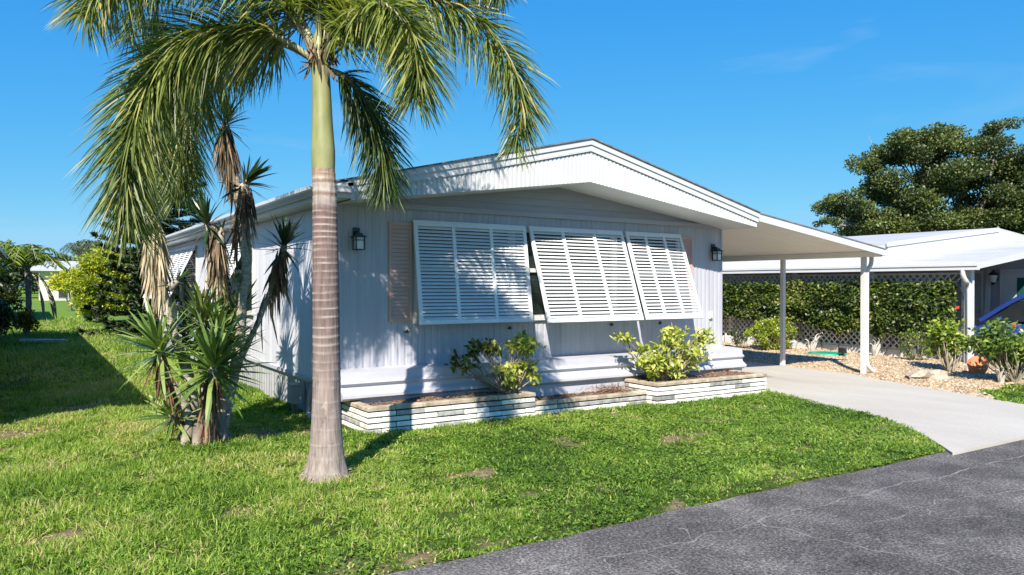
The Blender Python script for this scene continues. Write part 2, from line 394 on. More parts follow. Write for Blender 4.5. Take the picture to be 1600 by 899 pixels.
MAT['frond'] = leaf_mat('palm_leaflet', [(0.0, (0.034, 0.058, 0.016)), (0.45, (0.12, 0.16, 0.032)), (0.85, (0.31, 0.34, 0.08)), (1.0, (0.44, 0.37, 0.15))], rough=0.4, trans=0.32, spec=0.5)
MAT['frond_shaded'] = leaf_mat('palm_leaflet_shaded', [(0.0, (0.022, 0.044, 0.012)), (0.6, (0.065, 0.105, 0.022)), (1.0, (0.15, 0.20, 0.045))], rough=0.45, trans=0.2, spec=0.4)  # darker leaflet copy: shade among the fronds is put into the colour
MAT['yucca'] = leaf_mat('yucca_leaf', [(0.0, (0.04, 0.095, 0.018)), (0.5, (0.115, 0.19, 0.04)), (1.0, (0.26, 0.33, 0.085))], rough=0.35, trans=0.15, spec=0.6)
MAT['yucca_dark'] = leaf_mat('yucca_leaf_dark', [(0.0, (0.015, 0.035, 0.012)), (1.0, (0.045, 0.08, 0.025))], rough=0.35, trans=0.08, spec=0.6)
MAT['dead_pale'] = leaf_mat('dead_leaf_pale', [(0.0, (0.26, 0.20, 0.12)), (0.6, (0.45, 0.37, 0.25)), (1.0, (0.58, 0.50, 0.36))], rough=0.8, trans=0.12)
MAT['dead_brown'] = leaf_mat('dead_leaf_brown', [(0.0, (0.05, 0.032, 0.02)), (0.6, (0.15, 0.10, 0.06)), (1.0, (0.34, 0.25, 0.15))], rough=0.8, trans=0.08)
MAT['dead_red'] = leaf_mat('dead_leaf_rust', [(0.0, (0.06, 0.025, 0.016)), (0.6, (0.19, 0.085, 0.05)), (1.0, (0.36, 0.22, 0.12))], rough=0.8, trans=0.08)
MAT['croton'] = leaf_mat('variegated_leaf', [(0.0, (0.04, 0.075, 0.012)), (0.3, (0.12, 0.19, 0.02)), (0.65, (0.36, 0.40, 0.06)), (1.0, (0.60, 0.57, 0.17))], rough=0.4, trans=0.25)
MAT['croton_dark'] = leaf_mat('dark_green_leaf', [(0.0, (0.018, 0.03, 0.008)), (0.7, (0.06, 0.09, 0.015)), (1.0, (0.3, 0.32, 0.07))], rough=0.4, trans=0.2)
MAT['hedge'] = leaf_mat('ivy_leaf', [(0.0, (0.016, 0.034, 0.006)), (0.45, (0.055, 0.09, 0.012)), (0.8, (0.14, 0.175, 0.024)), (1.0, (0.32, 0.29, 0.08))], rough=0.42, trans=0.15, spec=0.4, big=0.9)
MAT['oak'] = leaf_mat('oak_leaf', [(0.0, (0.028, 0.045, 0.014)), (0.5, (0.07, 0.10, 0.024)), (1.0, (0.15, 0.18, 0.04))], rough=0.5, trans=0.15, big=0.35)
MAT['pine'] = leaf_mat('pine_needles', [(0.0, (0.014, 0.03, 0.010)), (0.6, (0.035, 0.066, 0.016)), (1.0, (0.075, 0.11, 0.022))], rough=0.5, trans=0.08)
MAT['schef'] = leaf_mat('golden_leaf', [(0.0, (0.09, 0.14, 0.012)), (0.5, (0.27, 0.32, 0.02)), (1.0, (0.52, 0.50, 0.05))], rough=0.4, trans=0.25)
MAT['shrub'] = leaf_mat('lime_shrub_leaf', [(0.0, (0.05, 0.10, 0.01)), (0.5, (0.16, 0.23, 0.02)), (1.0, (0.36, 0.40, 0.05))], rough=0.4, trans=0.25)
MAT['hib'] = leaf_mat('hibiscus_leaf', [(0.0, (0.035, 0.07, 0.012)), (0.5, (0.10, 0.17, 0.025)), (1.0, (0.26, 0.32, 0.06))], rough=0.4, trans=0.25)
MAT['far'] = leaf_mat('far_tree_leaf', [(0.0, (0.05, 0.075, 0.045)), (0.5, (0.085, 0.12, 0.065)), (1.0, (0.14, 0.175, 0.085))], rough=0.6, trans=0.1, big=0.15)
MAT['croton_red'] = leaf_mat('orange_croton_leaf', [(0.0, (0.03, 0.05, 0.01)), (0.5, (0.20, 0.13, 0.015)), (1.0, (0.42, 0.22, 0.02))], rough=0.4, trans=0.2)
MAT['grass'] = leaf_mat('grass_blade', [(0.0, (0.04, 0.095, 0.012)), (0.4, (0.13, 0.235, 0.026)), (0.75, (0.26, 0.36, 0.05)), (0.93, (0.36, 0.42, 0.10)), (1.0, (0.46, 0.38, 0.19))], rough=0.5, trans=0.32, spec=0.35, big=0.55)

# ------------------------------------------------------------------ mesh helpers
class MB:
    def __init__(s):
        s.v, s.f, s.sm = [], [], []
    def add(s, vs, fs, smooth=False):
        o = len(s.v)
        s.v += [tuple(map(float, v)) for v in vs]
        s.f += [tuple(i + o for i in f) for f in fs]
        s.sm += [smooth] * len(fs)
        return s
    def box(s, x0, x1, y0, y1, z0, z1):
        return s.add([(x0, y0, z0), (x1, y0, z0), (x1, y1, z0), (x0, y1, z0), (x0, y0, z1), (x1, y0, z1), (x1, y1, z1), (x0, y1, z1)],
                     [(0, 3, 2, 1), (4, 5, 6, 7), (0, 1, 5, 4), (1, 2, 6, 5), (2, 3, 7, 6), (3, 0, 4, 7)])
    def obox(s, c, u, v, n, a, b, d):
        c, u, v, n = Vector(c), Vector(u), Vector(v), Vector(n)
        P = [c + u * a * i + v * b * j + n * d * k for k in (-1, 1) for j in (-1, 1) for i in (-1, 1)]
        return s.add(P, [(0, 2, 3, 1), (4, 5, 7, 6), (0, 1, 5, 4), (1, 3, 7, 5), (3, 2, 6, 7), (2, 0, 4, 6)])
    def prism(s, poly, ext):
        """poly: closed ring of 3d points; ext: extrusion vector."""
        n = len(poly)
        e = Vector(ext)
        P = [Vector(p) for p in poly] + [Vector(p) + e for p in poly]
        F = [tuple(range(n))[::-1], tuple(range(n, 2 * n))]
        F += [(i, (i + 1) % n, n + (i + 1) % n, n + i) for i in range(n)]
        return s.add(P, F)
    def tube(s, pts, rad, k=8, cap=True, smooth=True):
        pts = [Vector(p) for p in pts]
        n = len(pts)
        if not hasattr(rad, '__len__'):
            rad = [rad] * n
        V, F = [], []
        ref = Vector((0.31, 0.87, 0.11))
        for i in range(n):
            t = (pts[min(i + 1, n - 1)] - pts[max(i - 1, 0)])
            t = t.normalized() if t.length > 1e-9 else Vector((0, 0, 1))
            if abs(t.dot(ref.normalized())) > 0.97:
                a = t.cross(Vector((1, 0, 0))).normalized()
            else:
                a = t.cross(ref).normalized()
            b = t.cross(a)
            for j in range(k):
                th = 2 * math.pi * j / k
                V.append(pts[i] + (a * math.cos(th) + b * math.sin(th)) * rad[i])
        for i in range(n - 1):
            for j in range(k):
                F.append((i * k + j, i * k + (j + 1) % k, (i + 1) * k + (j + 1) % k, (i + 1) * k + j))
        s.add(V, F, smooth)
        if cap:
            s.add([V[j] for j in range(k)], [tuple(range(k))[::-1]])
            s.add([V[(n - 1) * k + j] for j in range(k)], [tuple(range(k))])
        return s
    def mesh(s, name, mat):
        me = bpy.data.meshes.new(name)
        me.from_pydata(s.v, [], s.f)
        me.polygons.foreach_set('use_smooth', s.sm)
        me.materials.append(MAT[mat] if isinstance(mat, str) else mat)
        me.update()
        return me

WORLD = {}
def put(o, parent=None, mw=None):
    mw = mw or Matrix.Identity(4)
    COL.objects.link(o)
    if parent is not None:
        o.parent = parent
        o.matrix_parent_inverse = WORLD[parent.name].inverted()
    o.matrix_basis = mw
    WORLD[o.name] = mw
    return o

def obj(name, src, mat=None, parent=None, mw=None, kind=None, label=None):
    me = src.mesh(name, mat) if isinstance(src, MB) else src
    o = bpy.data.objects.new(name, me)
    put(o, parent, mw)
    if kind:
        o['kind'] = kind
    if label:
        o['label'] = label
    return o

def thing(name, label, cat, loc=(0, 0, 0), group=None):
    o = bpy.data.objects.new(name, None)
    o.empty_display_size = 0.2
    put(o, None, Matrix.Translation(loc))
    return tag(o, label, cat, group)

def tag(o, label, cat, group=None):
    o['label'] = label
    o['category'] = cat
    if group:
        o['group'] = group
    return o

def arr_mesh(name, V, faces, mat, attrs=None, smooth=False):
    """V (n,3); faces: list of int arrays (m,k)."""
    me = bpy.data.meshes.new(name)
    V = np.asarray(V, dtype=np.float32)
    me.vertices.add(len(V))
    me.vertices.foreach_set('co', V.ravel())
    nl = sum(f.size for f in faces)
    npoly = sum(len(f) for f in faces)
    me.loops.add(nl)
    me.loops.foreach_set('vertex_index', np.concatenate([f.ravel() for f in faces]).astype(np.int32))
    me.polygons.add(npoly)
    tot = np.concatenate([np.full(len(f), f.shape[1], np.int32) for f in faces])
    start = np.concatenate([[0], np.cumsum(tot)[:-1]]).astype(np.int32)
    me.polygons.foreach_set('loop_start', start)
    me.polygons.foreach_set('loop_total', tot)
    if smooth:
        me.polygons.foreach_set('use_smooth', np.ones(npoly, dtype=bool))
    for k, a in (attrs or {}).items():
        at = me.attributes.new(k, 'FLOAT', 'POINT')
        at.data.foreach_set('value', np.asarray(a, dtype=np.float32))
    me.materials.append(MAT[mat])
    me.update(calc_edges=True)
    return me

def unit(a):
    return a / np.maximum(np.linalg.norm(a, axis=-1, keepdims=True), 1e-9)

TEMPL = {
    # rows of (t along, half-width factor), tip at the end
    'diamond': ([(0, 0.0), (0.45, 1.0)], True),
    'blade': ([(0, 0.75), (0.5, 0.8)], True),
    'lance': ([(0, 0.45), (0.35, 1.0), (0.72, 0.72)], True),
    'long': ([(0, 0.5), (0.25, 1.0), (0.5, 0.9), (0.78, 0.6)], True),
}
def leaf_arrays(P, D, L, W, kind='lance', droop=0.0, rnd=None, up=None, fold=0.0):
    P, D = np.asarray(P, float), unit(np.asarray(D, float))
    n = len(P)
    L = np.broadcast_to(np.asarray(L, float), (n,))
    W = np.broadcast_to(np.asarray(W, float), (n,))
    if up is None:
        up = unit(rng.normal(size=(n, 3)) * 0.6 + np.array([0, 0, 0.8]))
    side = unit(np.cross(D, up))
    nor = np.cross(side, D)
    rows, _ = TEMPL[kind]
    vs = []
    for t, w in rows:
        c = P + D * (L * t)[:, None]
        c = c + np.array([0, 0, -1.0]) * (droop * L * t * t)[:, None]
        if w == 0.0:
            vs.append(c[:, None, :])
        else:
            f = nor * (fold * W * w)[:, None]
            vs.append(np.stack([c + side * (W * w * 0.5)[:, None] + f, c - side * (W * w * 0.5)[:, None] + f], 1))
    tip = P + D * L[:, None] + np.array([0, 0, -1.0]) * (droop * L)[:, None]
    vs.append(tip[:, None, :])
    V = np.concatenate(vs, 1)
    k = V.shape[1]
    base = (np.arange(n) * k)[:, None]
    quads, tris = [], []
    if kind == 'diamond':
        quads.append([0, 2, 3, 1])
    else:
        r = len(rows)
        for i in range(r - 1):
            quads.append([2 * i, 2 * i + 1, 2 * i + 3, 2 * i + 2])
        tris.append([2 * r - 2, 2 * r - 1, 2 * r])
    faces = []
    if quads:
        faces.append(np.concatenate([base + np.array(q)[None, :] for q in quads], 0))
    if tris:
        faces.append(np.concatenate([base + np.array(q)[None, :] for q in tris], 0))
    if rnd is None:
        rnd = rng.random(n)
    return V.reshape(-1, 3), faces, np.repeat(rnd, k)

def leaves(name, mat, parent, *a, kind_tag='stuff', **kw):
    V, F, R = leaf_arrays(*a, **kw)
    o = obj(name, arr_mesh(name, V, F, mat, {'rnd': R}), parent=parent)
    if kind_tag:
        o['kind'] = kind_tag
    return o

def rand_dirs(n):
    return unit(rng.normal(size=(n, 3)))

def spline(pts, m):
    """Catmull-Rom through pts, m samples."""
    P = np.array(pts, float)
    P = np.vstack([2 * P[0] - P[1], P, 2 * P[-1] - P[-2]])
    seg = np.linalg.norm(np.diff(P[1:-1], axis=0), axis=1)
    cum = np.concatenate([[0], np.cumsum(seg)])
    s = np.linspace(0, cum[-1] * 0.99999, m)
    i = np.clip(np.searchsorted(cum, s, side='right') - 1, 0, len(seg) - 1)
    t = ((s - cum[i]) / seg[i])[:, None]
    p0, p1, p2, p3 = P[i], P[i + 1], P[i + 2], P[i + 3]
    return 0.5 * ((2 * p1) + (-p0 + p2) * t + (2 * p0 - 5 * p1 + 4 * p2 - p3) * t ** 2 + (-p0 + 3 * p1 - 3 * p2 + p3) * t ** 3)

# cheap smooth value noise for masks and bumps
_perm = rng.random((64, 64))
def vnoise(x, y, s):
    x, y = np.asarray(x) * s, np.asarray(y) * s
    xi, yi = np.floor(x).astype(int), np.floor(y).astype(int)
    fx, fy = x - xi, y - yi
    fx, fy = fx * fx * (3 - 2 * fx), fy * fy * (3 - 2 * fy)
    g = lambda a, b: _perm[a % 64, b % 64]
    return (g(xi, yi) * (1 - fx) + g(xi + 1, yi) * fx) * (1 - fy) + (g(xi, yi + 1) * (1 - fx) + g(xi + 1, yi + 1) * fx) * fy

# ------------------------------------------------------------------ ground, road, driveway, gravel
ROAD_Y = 4.43
def road_edge(x):
    return ROAD_Y + 0.07 * (vnoise(x, 3.3, 1.1) - 0.5) + 0.05 * (vnoise(x, 8.1, 4.0) - 0.5)
DRIVE_L = [(8.30, 4.2), (8.75, 4.62), (9.30, 5.2), (9.93, 6.15), (10.22, 7.15), (10.60, 8.3), (10.60, 24.0)]
DRIVE_R = [(12.30, 4.2), (12.84, 5.5), (13.03, 6.08), (13.45, 7.3), (13.93, 8.7), (14.35, 9.4), (14.42, 12.0), (14.42, 24.0)]
def drive_l(y):
    return np.interp(y, [p[1] for p in DRIVE_L], [p[0] for p in DRIVE_L])
def drive_r(y):
    return np.interp(y, [p[1] for p in DRIVE_R], [p[0] for p in DRIVE_R])
def on_drive(x, y):
    return (y > 4.2) & (y < 24) & (x > drive_l(y)) & (x < drive_r(y))
def gravel_front(x):
    return np.interp(x, [12.9, 13.2, 13.9, 14.8, 15.6, 16.4, 17.5, 18.8], [6.05, 6.15, 6.7, 6.75, 6.6, 6.9, 7.3, 7.4]) + 0.25 * (vnoise(x, 1.7, 2.2) - 0.5)
def on_gravel(x, y):
    return (x > drive_r(y) - 0.01) & (x < 18.75) & (y > gravel_front(x)) & (y < 24)
BARE = [(3.57, 6.18, .32, .24), (5.29, 7.0, .22, .26), (6.3, 6.4, .32, .22), (6.85, 6.55, .14, .12), (-0.1, 10.75, .75, .55), (-0.5, 9.7, .5, .4),
        (3.0, 8.95, .32, .45), (2.45, 9.2, .35, .4), (1.7, 9.2, .35, .3), (7.2, 5.3, .2, .1), (0.9, 7.6, .2, .25), (2.6, 6.3, .2, .15),
        (4.6, 4.55, .35, .06), (2.3, 4.5, .5, .07), (6.1, 4.6, .22, .07), (0.8, 12.6, .8, .4), (2.1, 14.5, .8, .35),
        (9.0, 5.5, .3, .12), (0.3, 6.3, .22, .15)]
def bareness(x, y):
    b = np.zeros_like(x)
    w = 0.25 + 0.9 * vnoise(x, y, 5.0) + 0.7 * vnoise(x, y, 14.0)
    x0_, y0_ = x, y
    x = x + .34 * (vnoise(x0_ + 5, y0_, 4.3) - .5) + .16 * (vnoise(x0_, y0_ + 7, 11.0) - .5)
    y = y + .34 * (vnoise(x0_, y0_ + 3, 4.7) - .5) + .16 * (vnoise(x0_ + 9, y0_, 12.0) - .5)
    for bx, by, rx, ry in BARE:
        d = ((x - bx) / rx) ** 2 + ((y - by) / ry) ** 2
        b = np.maximum(b, np.clip(1.15 - d * w, 0, 1) ** 1.5)
    n = vnoise(x, y, 1.3) * 0.6 + vnoise(x, y, 4.1) * 0.4
    b = np.maximum(b, np.clip((n - 0.77) * 6, 0, 0.7))
    return b
def lawn_z(x, y):
    return 0.03 * (vnoise(x, y, 0.9) - 0.5) + 0.02 * (vnoise(x, y, 3.7) - 0.5)

def build_lawn():
    xs = np.concatenate([[-700, -300, -120, -60, -30, -15], np.arange(-8, 20.01, 0.1), [22, 25, 30, 40, 60, 110, 250, 700]])
    ys = np.concatenate([[-700, -200, -60, -20, -8, -2, 2], np.arange(3.5, 16, 0.1), np.arange(16, 50, 0.7), [52, 60, 80, 110, 160, 300, 700]])
    X, Y = np.meshgrid(xs, ys)
    Z = lawn_z(X, Y)
    near = (X > -9) & (X < 21) & (Y > 3) & (Y < 50)
    Z = np.where(near, Z, 0)
    low = (Y < road_edge(X) + 0.02) | on_drive(X, Y) | on_gravel(X, Y) | ((X > 18.7) & (Y < 26) & (X < 40) & (Y > 4.6))
    Z = np.where(low, -0.09, Z)
    B = np.where(near, bareness(X, Y), 0)
    nx, ny = len(xs), len(ys)
    V = np.stack([X, Y, Z], -1).reshape(-1, 3)
    i = (np.arange(ny - 1)[:, None] * nx + np.arange(nx - 1)[None, :]).ravel()
    F = np.stack([i, i + 1, i + nx + 1, i + nx], 1)
    obj('lawn_ground', arr_mesh('lawn_ground', V, [F], 'ground', {'bare': B.ravel(), 'far': np.clip((Y - 36) / 10, 0, 1).ravel()}, smooth=True), kind='structure')
build_lawn()

def build_road():
    xs = np.concatenate([[-300, -100, -40, -10], np.arange(-4, 22, 0.12), [24, 30, 60, 120, 300]])
    mb = MB()
    n = len(xs)
    e = road_edge(xs)
    V = [(x, -6.0, -0.02) for x in xs] + [(x, y, -0.018) for x, y in zip(xs, e)] + [(x, y + 0.03, -0.12) for x, y in zip(xs, e)]
    F = [(i, i + 1, n + i + 1, n + i) for i in range(n - 1)] + [(n + i, n + i + 1, 2 * n + i + 1, 2 * n + i) for i in range(n - 1)]
    mb.add(V, F)
    road = obj('road', mb, 'asphalt', kind='structure')
    lines = [[(3.82, 3.86), (4.01, 3.83), (4.24, 3.89), (4.43, 3.86), (4.78, 3.9), (5.16, 3.94), (5.42, 3.92), (5.89, 3.94), (6.14, 3.92), (6.29, 3.95), (6.83, 3.97), (7.14, 3.93), (7.45, 3.88), (8.07, 3.93), (8.55, 3.92), (9.03, 3.87), (10.5, 3.9), (12.5, 3.82)],
             [(5.53, 3.4), (5.82, 3.38), (6.09, 3.46), (6.23, 3.38), (6.5, 3.44), (6.6, 3.42), (7.15, 3.28), (7.56, 3.24), (8.4, 3.3), (9.6, 3.1)],
             [(4.79, 3.39), (4.92, 3.26), (4.91, 3.04), (4.96, 2.88), (5.0, 2.66), (4.9, 2.2)],
             [(3.82, 3.86), (3.53, 3.9), (3.25, 3.93), (3.02, 3.96), (2.85, 3.97), (2.5, 3.94), (1.6, 3.99), (.4, 3.9)],
             [(3.52, 3.88), (3.54, 3.68), (3.5, 3.52), (3.48, 3.42), (3.6, 3.0)], [(3.25, 3.93), (3.19, 3.8), (3.11, 3.72), (3.1, 3.65), (2.9, 3.3)],
             [(4.01, 3.83), (4.14, 4.04), (4.12, 4.12)], [(6.23, 3.38), (6.06, 3.23), (6.14, 3.11), (6.4, 3.02), (6.6, 2.6)], [(4.78, 3.9), (4.72, 3.74), (4.83, 3.61), (4.79, 3.39)],
             [(7.45, 3.88), (7.5, 3.6), (7.4, 3.42), (7.56, 3.24)], [(6.14, 3.92), (6.2, 3.75), (6.1, 3.6), (6.09, 3.46)], [(8.55, 3.92), (8.7, 3.6), (8.4, 3.3)]]
    rg = np.random.default_rng(12)
    for k, L in enumerate(lines):
        m = max(12, int(sum(math.dist(a, b) for a, b in zip(L[:-1], L[1:])) / 0.035))
        C = spline([(x, y, 0) for x, y in L], m)[:, :2]
        j1 = np.cumsum(rg.normal(0, .0075, (m, 2)), 0); j1 -= np.linspace(0, 1, m)[:, None] * j1[-1]
        C = C + j1 + rg.normal(0, .004, (m, 2))
        T = unit(np.gradient(C, axis=0)); Nn = np.stack([-T[:, 1], T[:, 0]], -1)
        w = (.0075 if k in (0, 3) else .005) * np.clip(.35 + 1.4 * vnoise(np.arange(m) * .17, np.zeros(m) + k, 1.0) + rg.normal(0, .2, m), .12, 2)
        w[0] = w[-1] = .001
        z = -.0165 - .00008 * k
        V = np.concatenate([np.column_stack([C + Nn * w[:, None], np.full(m, z)]), np.column_stack([C - Nn * w[:, None], np.full(m, z)])])
        i = np.arange(m - 1)
        obj('crack', arr_mesh('crack', V, [np.stack([i, i + 1, m + i + 1, m + i], 1)], 'crackgrit'), parent=road)
MAT['crackgrit'] = M('pale_crack_grit', (0.10, 0.096, 0.09), (0.27, 0.26, 0.24), scale=26, rough=0.95)
build_road()

def strip(ys, lf, rf, z, skirt=0.12):
    mb = MB()
    n = len(ys)
    L = [(lf(y), y, z) for y in ys]
    R = [(rf(y), y, z) for y in ys]
    mb.add(L + R, [(i, n + i, n + i + 1, i + 1) for i in range(n - 1)])
    mb.add(L + [(p[0], p[1], z - skirt) for p in L], [(i, i + 1, n + i + 1, n + i) for i in range(n - 1)])
    mb.add(R + [(p[0], p[1], z - skirt) for p in R], [(i + 1, i, n + i, n + i + 1) for i in range(n - 1)])
    mb.add([L[0], R[0], (R[0][0], R[0][1], z - skirt), (L[0][0], L[0][1], z - skirt)], [(0, 3, 2, 1)])
    return mb
ys = np.concatenate([np.arange(4.3, 10, 0.08), np.arange(10, 24, 0.5)])
wob = lambda y, k: 0.03 * (float(vnoise(y, k, 2.3)) - 0.5)
obj('driveway', strip(ys, lambda y: float(drive_l(y)) + wob(y, 1), lambda y: float(drive_r(y)) + wob(y, 5), 0.012), 'concrete', kind='structure')
obj('side_driveway', MB().box(19.1, 22.0, 4.3, 24, -0.1, 0.01), 'concrete', kind='structure')

def build_gravel():
    # bed with a gently mounded sheet, then loose stones on it
    xs = np.arange(12.9, 18.81, 0.15); ys_ = np.arange(5.9, 24.1, 0.15)
    X, Y = np.meshgrid(xs, ys_)
    ins = on_gravel(X, Y)
    Z = np.where(ins, 0.008 + 0.05 * vnoise(X, Y, 1.0) * np.clip((X - drive_r(Y)) * 2, 0, 1), -0.1)
    nx, ny = len(xs), len(ys_)
    i = (np.arange(ny - 1)[:, None] * nx + np.arange(nx - 1)[None, :]).ravel()
    F = np.stack([i, i + 1, i + nx + 1, i + nx], 1)
    keep = ins.ravel()[F].any(1)
    obj('gravel_bed', arr_mesh('gravel_bed', np.stack([X, Y, Z], -1).reshape(-1, 3), [F[keep]], 'gravelbed', smooth=True), kind='structure')
    n = 30000
    x = rng.uniform(13, 18.7, n); y = rng.uniform(6.0, 17, n)
    k = on_gravel(x, y)
    x, y = x[k], y[k]
    n = len(x)
    z = 0.01 + 0.05 * vnoise(x, y, 1.0) * np.clip((x - drive_r(y)) * 2, 0, 1)
    r = rng.uniform(0.014, 0.034, n)
    oct_ = np.array([(1, 0, 0), (0, 1, 0), (-1, 0, 0), (0, -1, 0), (0, 0, .7), (0, 0, -.5)], float)
    V = oct_[None] * r[:, None, None] * rng.uniform(0.6, 1.4, (n, 6, 1))
    th = rng.uniform(0, 6.28, n)
    c, s = np.cos(th)[:, None], np.sin(th)[:, None]
    V = np.stack([V[:, :, 0] * c - V[:, :, 1] * s, V[:, :, 0] * s + V[:, :, 1] * c, V[:, :, 2]], -1)
    V += np.stack([x, y, z], -1)[:, None, :]
    T = np.array([(0, 1, 4), (1, 2, 4), (2, 3, 4), (3, 0, 4)])
    F = ((np.arange(n) * 6)[:, None, None] + T[None]).reshape(-1, 3)
    obj('gravel', arr_mesh('gravel', V.reshape(-1, 3), [F], 'gravelstone', {'rnd': np.repeat(rng.random(n), 6)}), kind='stuff')
MAT['gravelstone'] = leaf_mat('gravel_stone', [(0.0, (0.18, 0.12, 0.07)), (0.4, (0.35, 0.25, 0.15)), (0.75, (0.49, 0.375, 0.235)), (1.0, (0.57, 0.49, 0.38))], rough=0.85, trans=0)
build_gravel()

def build_grass():
    def blades(n, x0, x1, y0, y1, dens, size, wid, seed):
        x = rng.uniform(x0, x1, n); y = rng.uniform(y0, y1, n)
        dep = x * 0.5397 + y * 0.8418
        lat = x * 0.8418 - y * 0.5397
        ok = (dep > 3.6) & (np.abs(lat) < dep * 0.70 + 1.2)
        ok &= y > road_edge(x) - 0.02 + 0.05 * vnoise(x, y, 6.0)
        ok &= ~((on_drive(x - 0.04, y) & on_drive(x + 0.04, y)))
        ok &= ~on_gravel(x, y)
        ok &= ~((x > 3.30) & (x < 10.57) & (y > 8.9))            # house
        ok &= ~((x > 3.42) & (x < 10.45) & (y > 8.55))           # planters
        ok &= ~((x > 7.95) & (x < 10.45) & (y > 8.36))
        ok &= ~((x > 12.0) & (y > gravel_front(x) + 0.02))
        ok &= (x < 19.0)
        ok &= (x - 2.32) ** 2 + (y - 6.77) ** 2 > 0.2 ** 2
        x, y, dep = x[ok], y[ok], dep[ok]
        cl = vnoise(x, y, 7.0) * 0.55 + vnoise(x, y, 17.0) * 0.45
        pr = np.clip(dens(dep), 0, 1) * (1 - 0.82 * bareness(x, y)) * np.clip(3.0 * (cl - 0.26), 0.03, 1)
        k = rng.random(len(x)) < pr
        return x[k], y[k], dep[k]
    parts = []
    # (count, box, density by depth)
    parts.append(blades(640000, -3.0, 14.0, 4.25, 9.0, lambda d: np.clip((7.2 / d) ** 1.6, 0, 1), 1, 1, 1))
    parts.append(blades(420000, -3.0, 3.6, 9.0, 15.5, lambda d: np.clip((9.0 / d) ** 1.6, 0, 1), 1, 1, 1))
    parts.append(blades(16000, 12.6, 19, 4.3, 8, lambda d: d * 0 + 1, 1, 1, 1))
    parts.append(blades(110000, -2.5, 3.4, 15.5, 46, lambda d: np.clip((16 / d) ** 1.2, 0, 1), 1, 1, 1))
    x = np.concatenate([p[0] for p in parts]); y = np.concatenate([p[1] for p in parts]); dep = np.concatenate([p[2] for p in parts])
    n = len(x)
    left = np.clip((3.4 - x) / 1.2, 0, 1) * np.clip((y - 4.6) / 1.5, 0, 1)   # longer, paler blades on the left
    scale = np.clip(dep / 8.0, 0.85, 4.0) ** 0.75
    tall = vnoise(x, y, 2.1)
    L = (0.055 + 0.045 * rng.random(n) + (0.05 + 0.05 * tall) * left + 0.03 * tall) * np.clip(dep / 10, 1, 2.0)
    L *= 0.42 + 0.85 * (vnoise(x, y, 5.3) * 0.6 + vnoise(x, y, 13.0) * 0.4)
    edge = np.clip((0.35 - np.abs(y - 8.45)) / 0.35, 0, 1) * (x > 3.2) * (x < 10.6)
    L *= 1 + 0.45 * edge
    L *= 0.5 + 0.5 * np.clip((y - road_edge(x)) / 0.3, 0, 1)
    W = (0.0085 + 0.006 * rng.random(n)) * scale * (1.15 - 0.3 * left)
    th = rng.uniform(0, 2 * np.pi, n)
    lean = np.radians(rng.uniform(5, 80, n))
    D = np.stack([np.cos(th) * np.sin(lean), np.sin(th) * np.sin(lean), np.cos(lean)], -1)
    P = np.stack([x, y, lawn_z(x, y) - 0.012], -1)
    tone = 0.42 + 0.20 * left + 0.26 * (vnoise(x, y, 0.8) - 0.5) + 0.3 * (vnoise(x, y, 6.1) - 0.5)
    rnd = np.clip(tone + rng.normal(0, 0.21, n), 0, 0.93)
    bn = bareness(x, y)
    L *= 1 - 0.45 * bn
    dry = rng.random(n) < 0.045 + 0.6 * bn + 0.03 * left + 0.12 * np.clip((vnoise(x, y, 2.7) - .68) * 4, 0, 1)
    rnd = np.where(dry, 1.0, rnd)
    V, F, R = leaf_arrays(P, D, L, W, kind='blade', droop=0.35, rnd=rnd)
    print('grass blades', n)
    obj('grass', arr_mesh('grass', V, F, 'grass', {'rnd': R}), kind='stuff')
build_grass()

def build_weeds():
    # broad little weed leaves in drifts through the turf
    n = 120000
    x = rng.uniform(-2.5, 13.5, n); y = rng.uniform(4.36, 9.2, n)
    dep = x * 0.5397 + y * 0.8418; lat = x * 0.8418 - y * 0.5397
    d = vnoise(x, y, 1.7) * .6 + vnoise(x, y, 5.0) * .4
    ok = (np.abs(lat) < dep * .70 + .8) & ~on_drive(x - .05, y) & ~on_drive(x + .05, y) & (y > road_edge(x)) & (x < 10.9) & ~((x > 3.38) & (y > 8.5)) & ~((x > 7.9) & (y > 8.32))
    ok &= rng.random(n) < np.clip((d - .46 + .03 * (x - 3)) * 5, 0, 1) * (1 - .8 * bareness(x, y))
    ok &= (x - 2.32) ** 2 + (y - 6.77) ** 2 > .05
    x, y = x[ok], y[ok]
    n = len(x)
    th = rng.uniform(0, 6.28, n)
    D = np.stack([np.cos(th), np.sin(th), rng.uniform(-.15, .6, n)], -1)
    P = np.stack([x, y, lawn_z(x, y) + rng.uniform(.015, .05, n)], -1)
    up = unit(np.array([0, 0, 1.0]) + rng.normal(size=(n, 3)) * .35)
    V, F, R = leaf_arrays(P, D, rng.uniform(.022, .045, n), rng.uniform(.014, .024, n), kind='diamond', up=up, rnd=np.clip(rng.normal(.36, .16, n), 0, .9))
    print('weeds', n)
    obj('lawn_weeds', arr_mesh('lawn_weeds', V, F, 'grass', {'rnd': R}), kind='stuff')
build_weeds()

# ------------------------------------------------------------------ the mobile home
HX0, HX1, HY0, HY1 = 3.268, 10.568, 9.462, 24.0
HXM = (HX0 + HX1) / 2
FY = 8.68                                  # front of the gable fascia
SOF_A, SOF_E = 3.325, 2.826                # soffit edge, apex and ends
TOP_A, TOP_E = 3.942, 3.072
house = thing('mobile_home', 'lavender grey mobile home with white gable and propped louvred shutters', 'house', (HX0, HY0, 0))

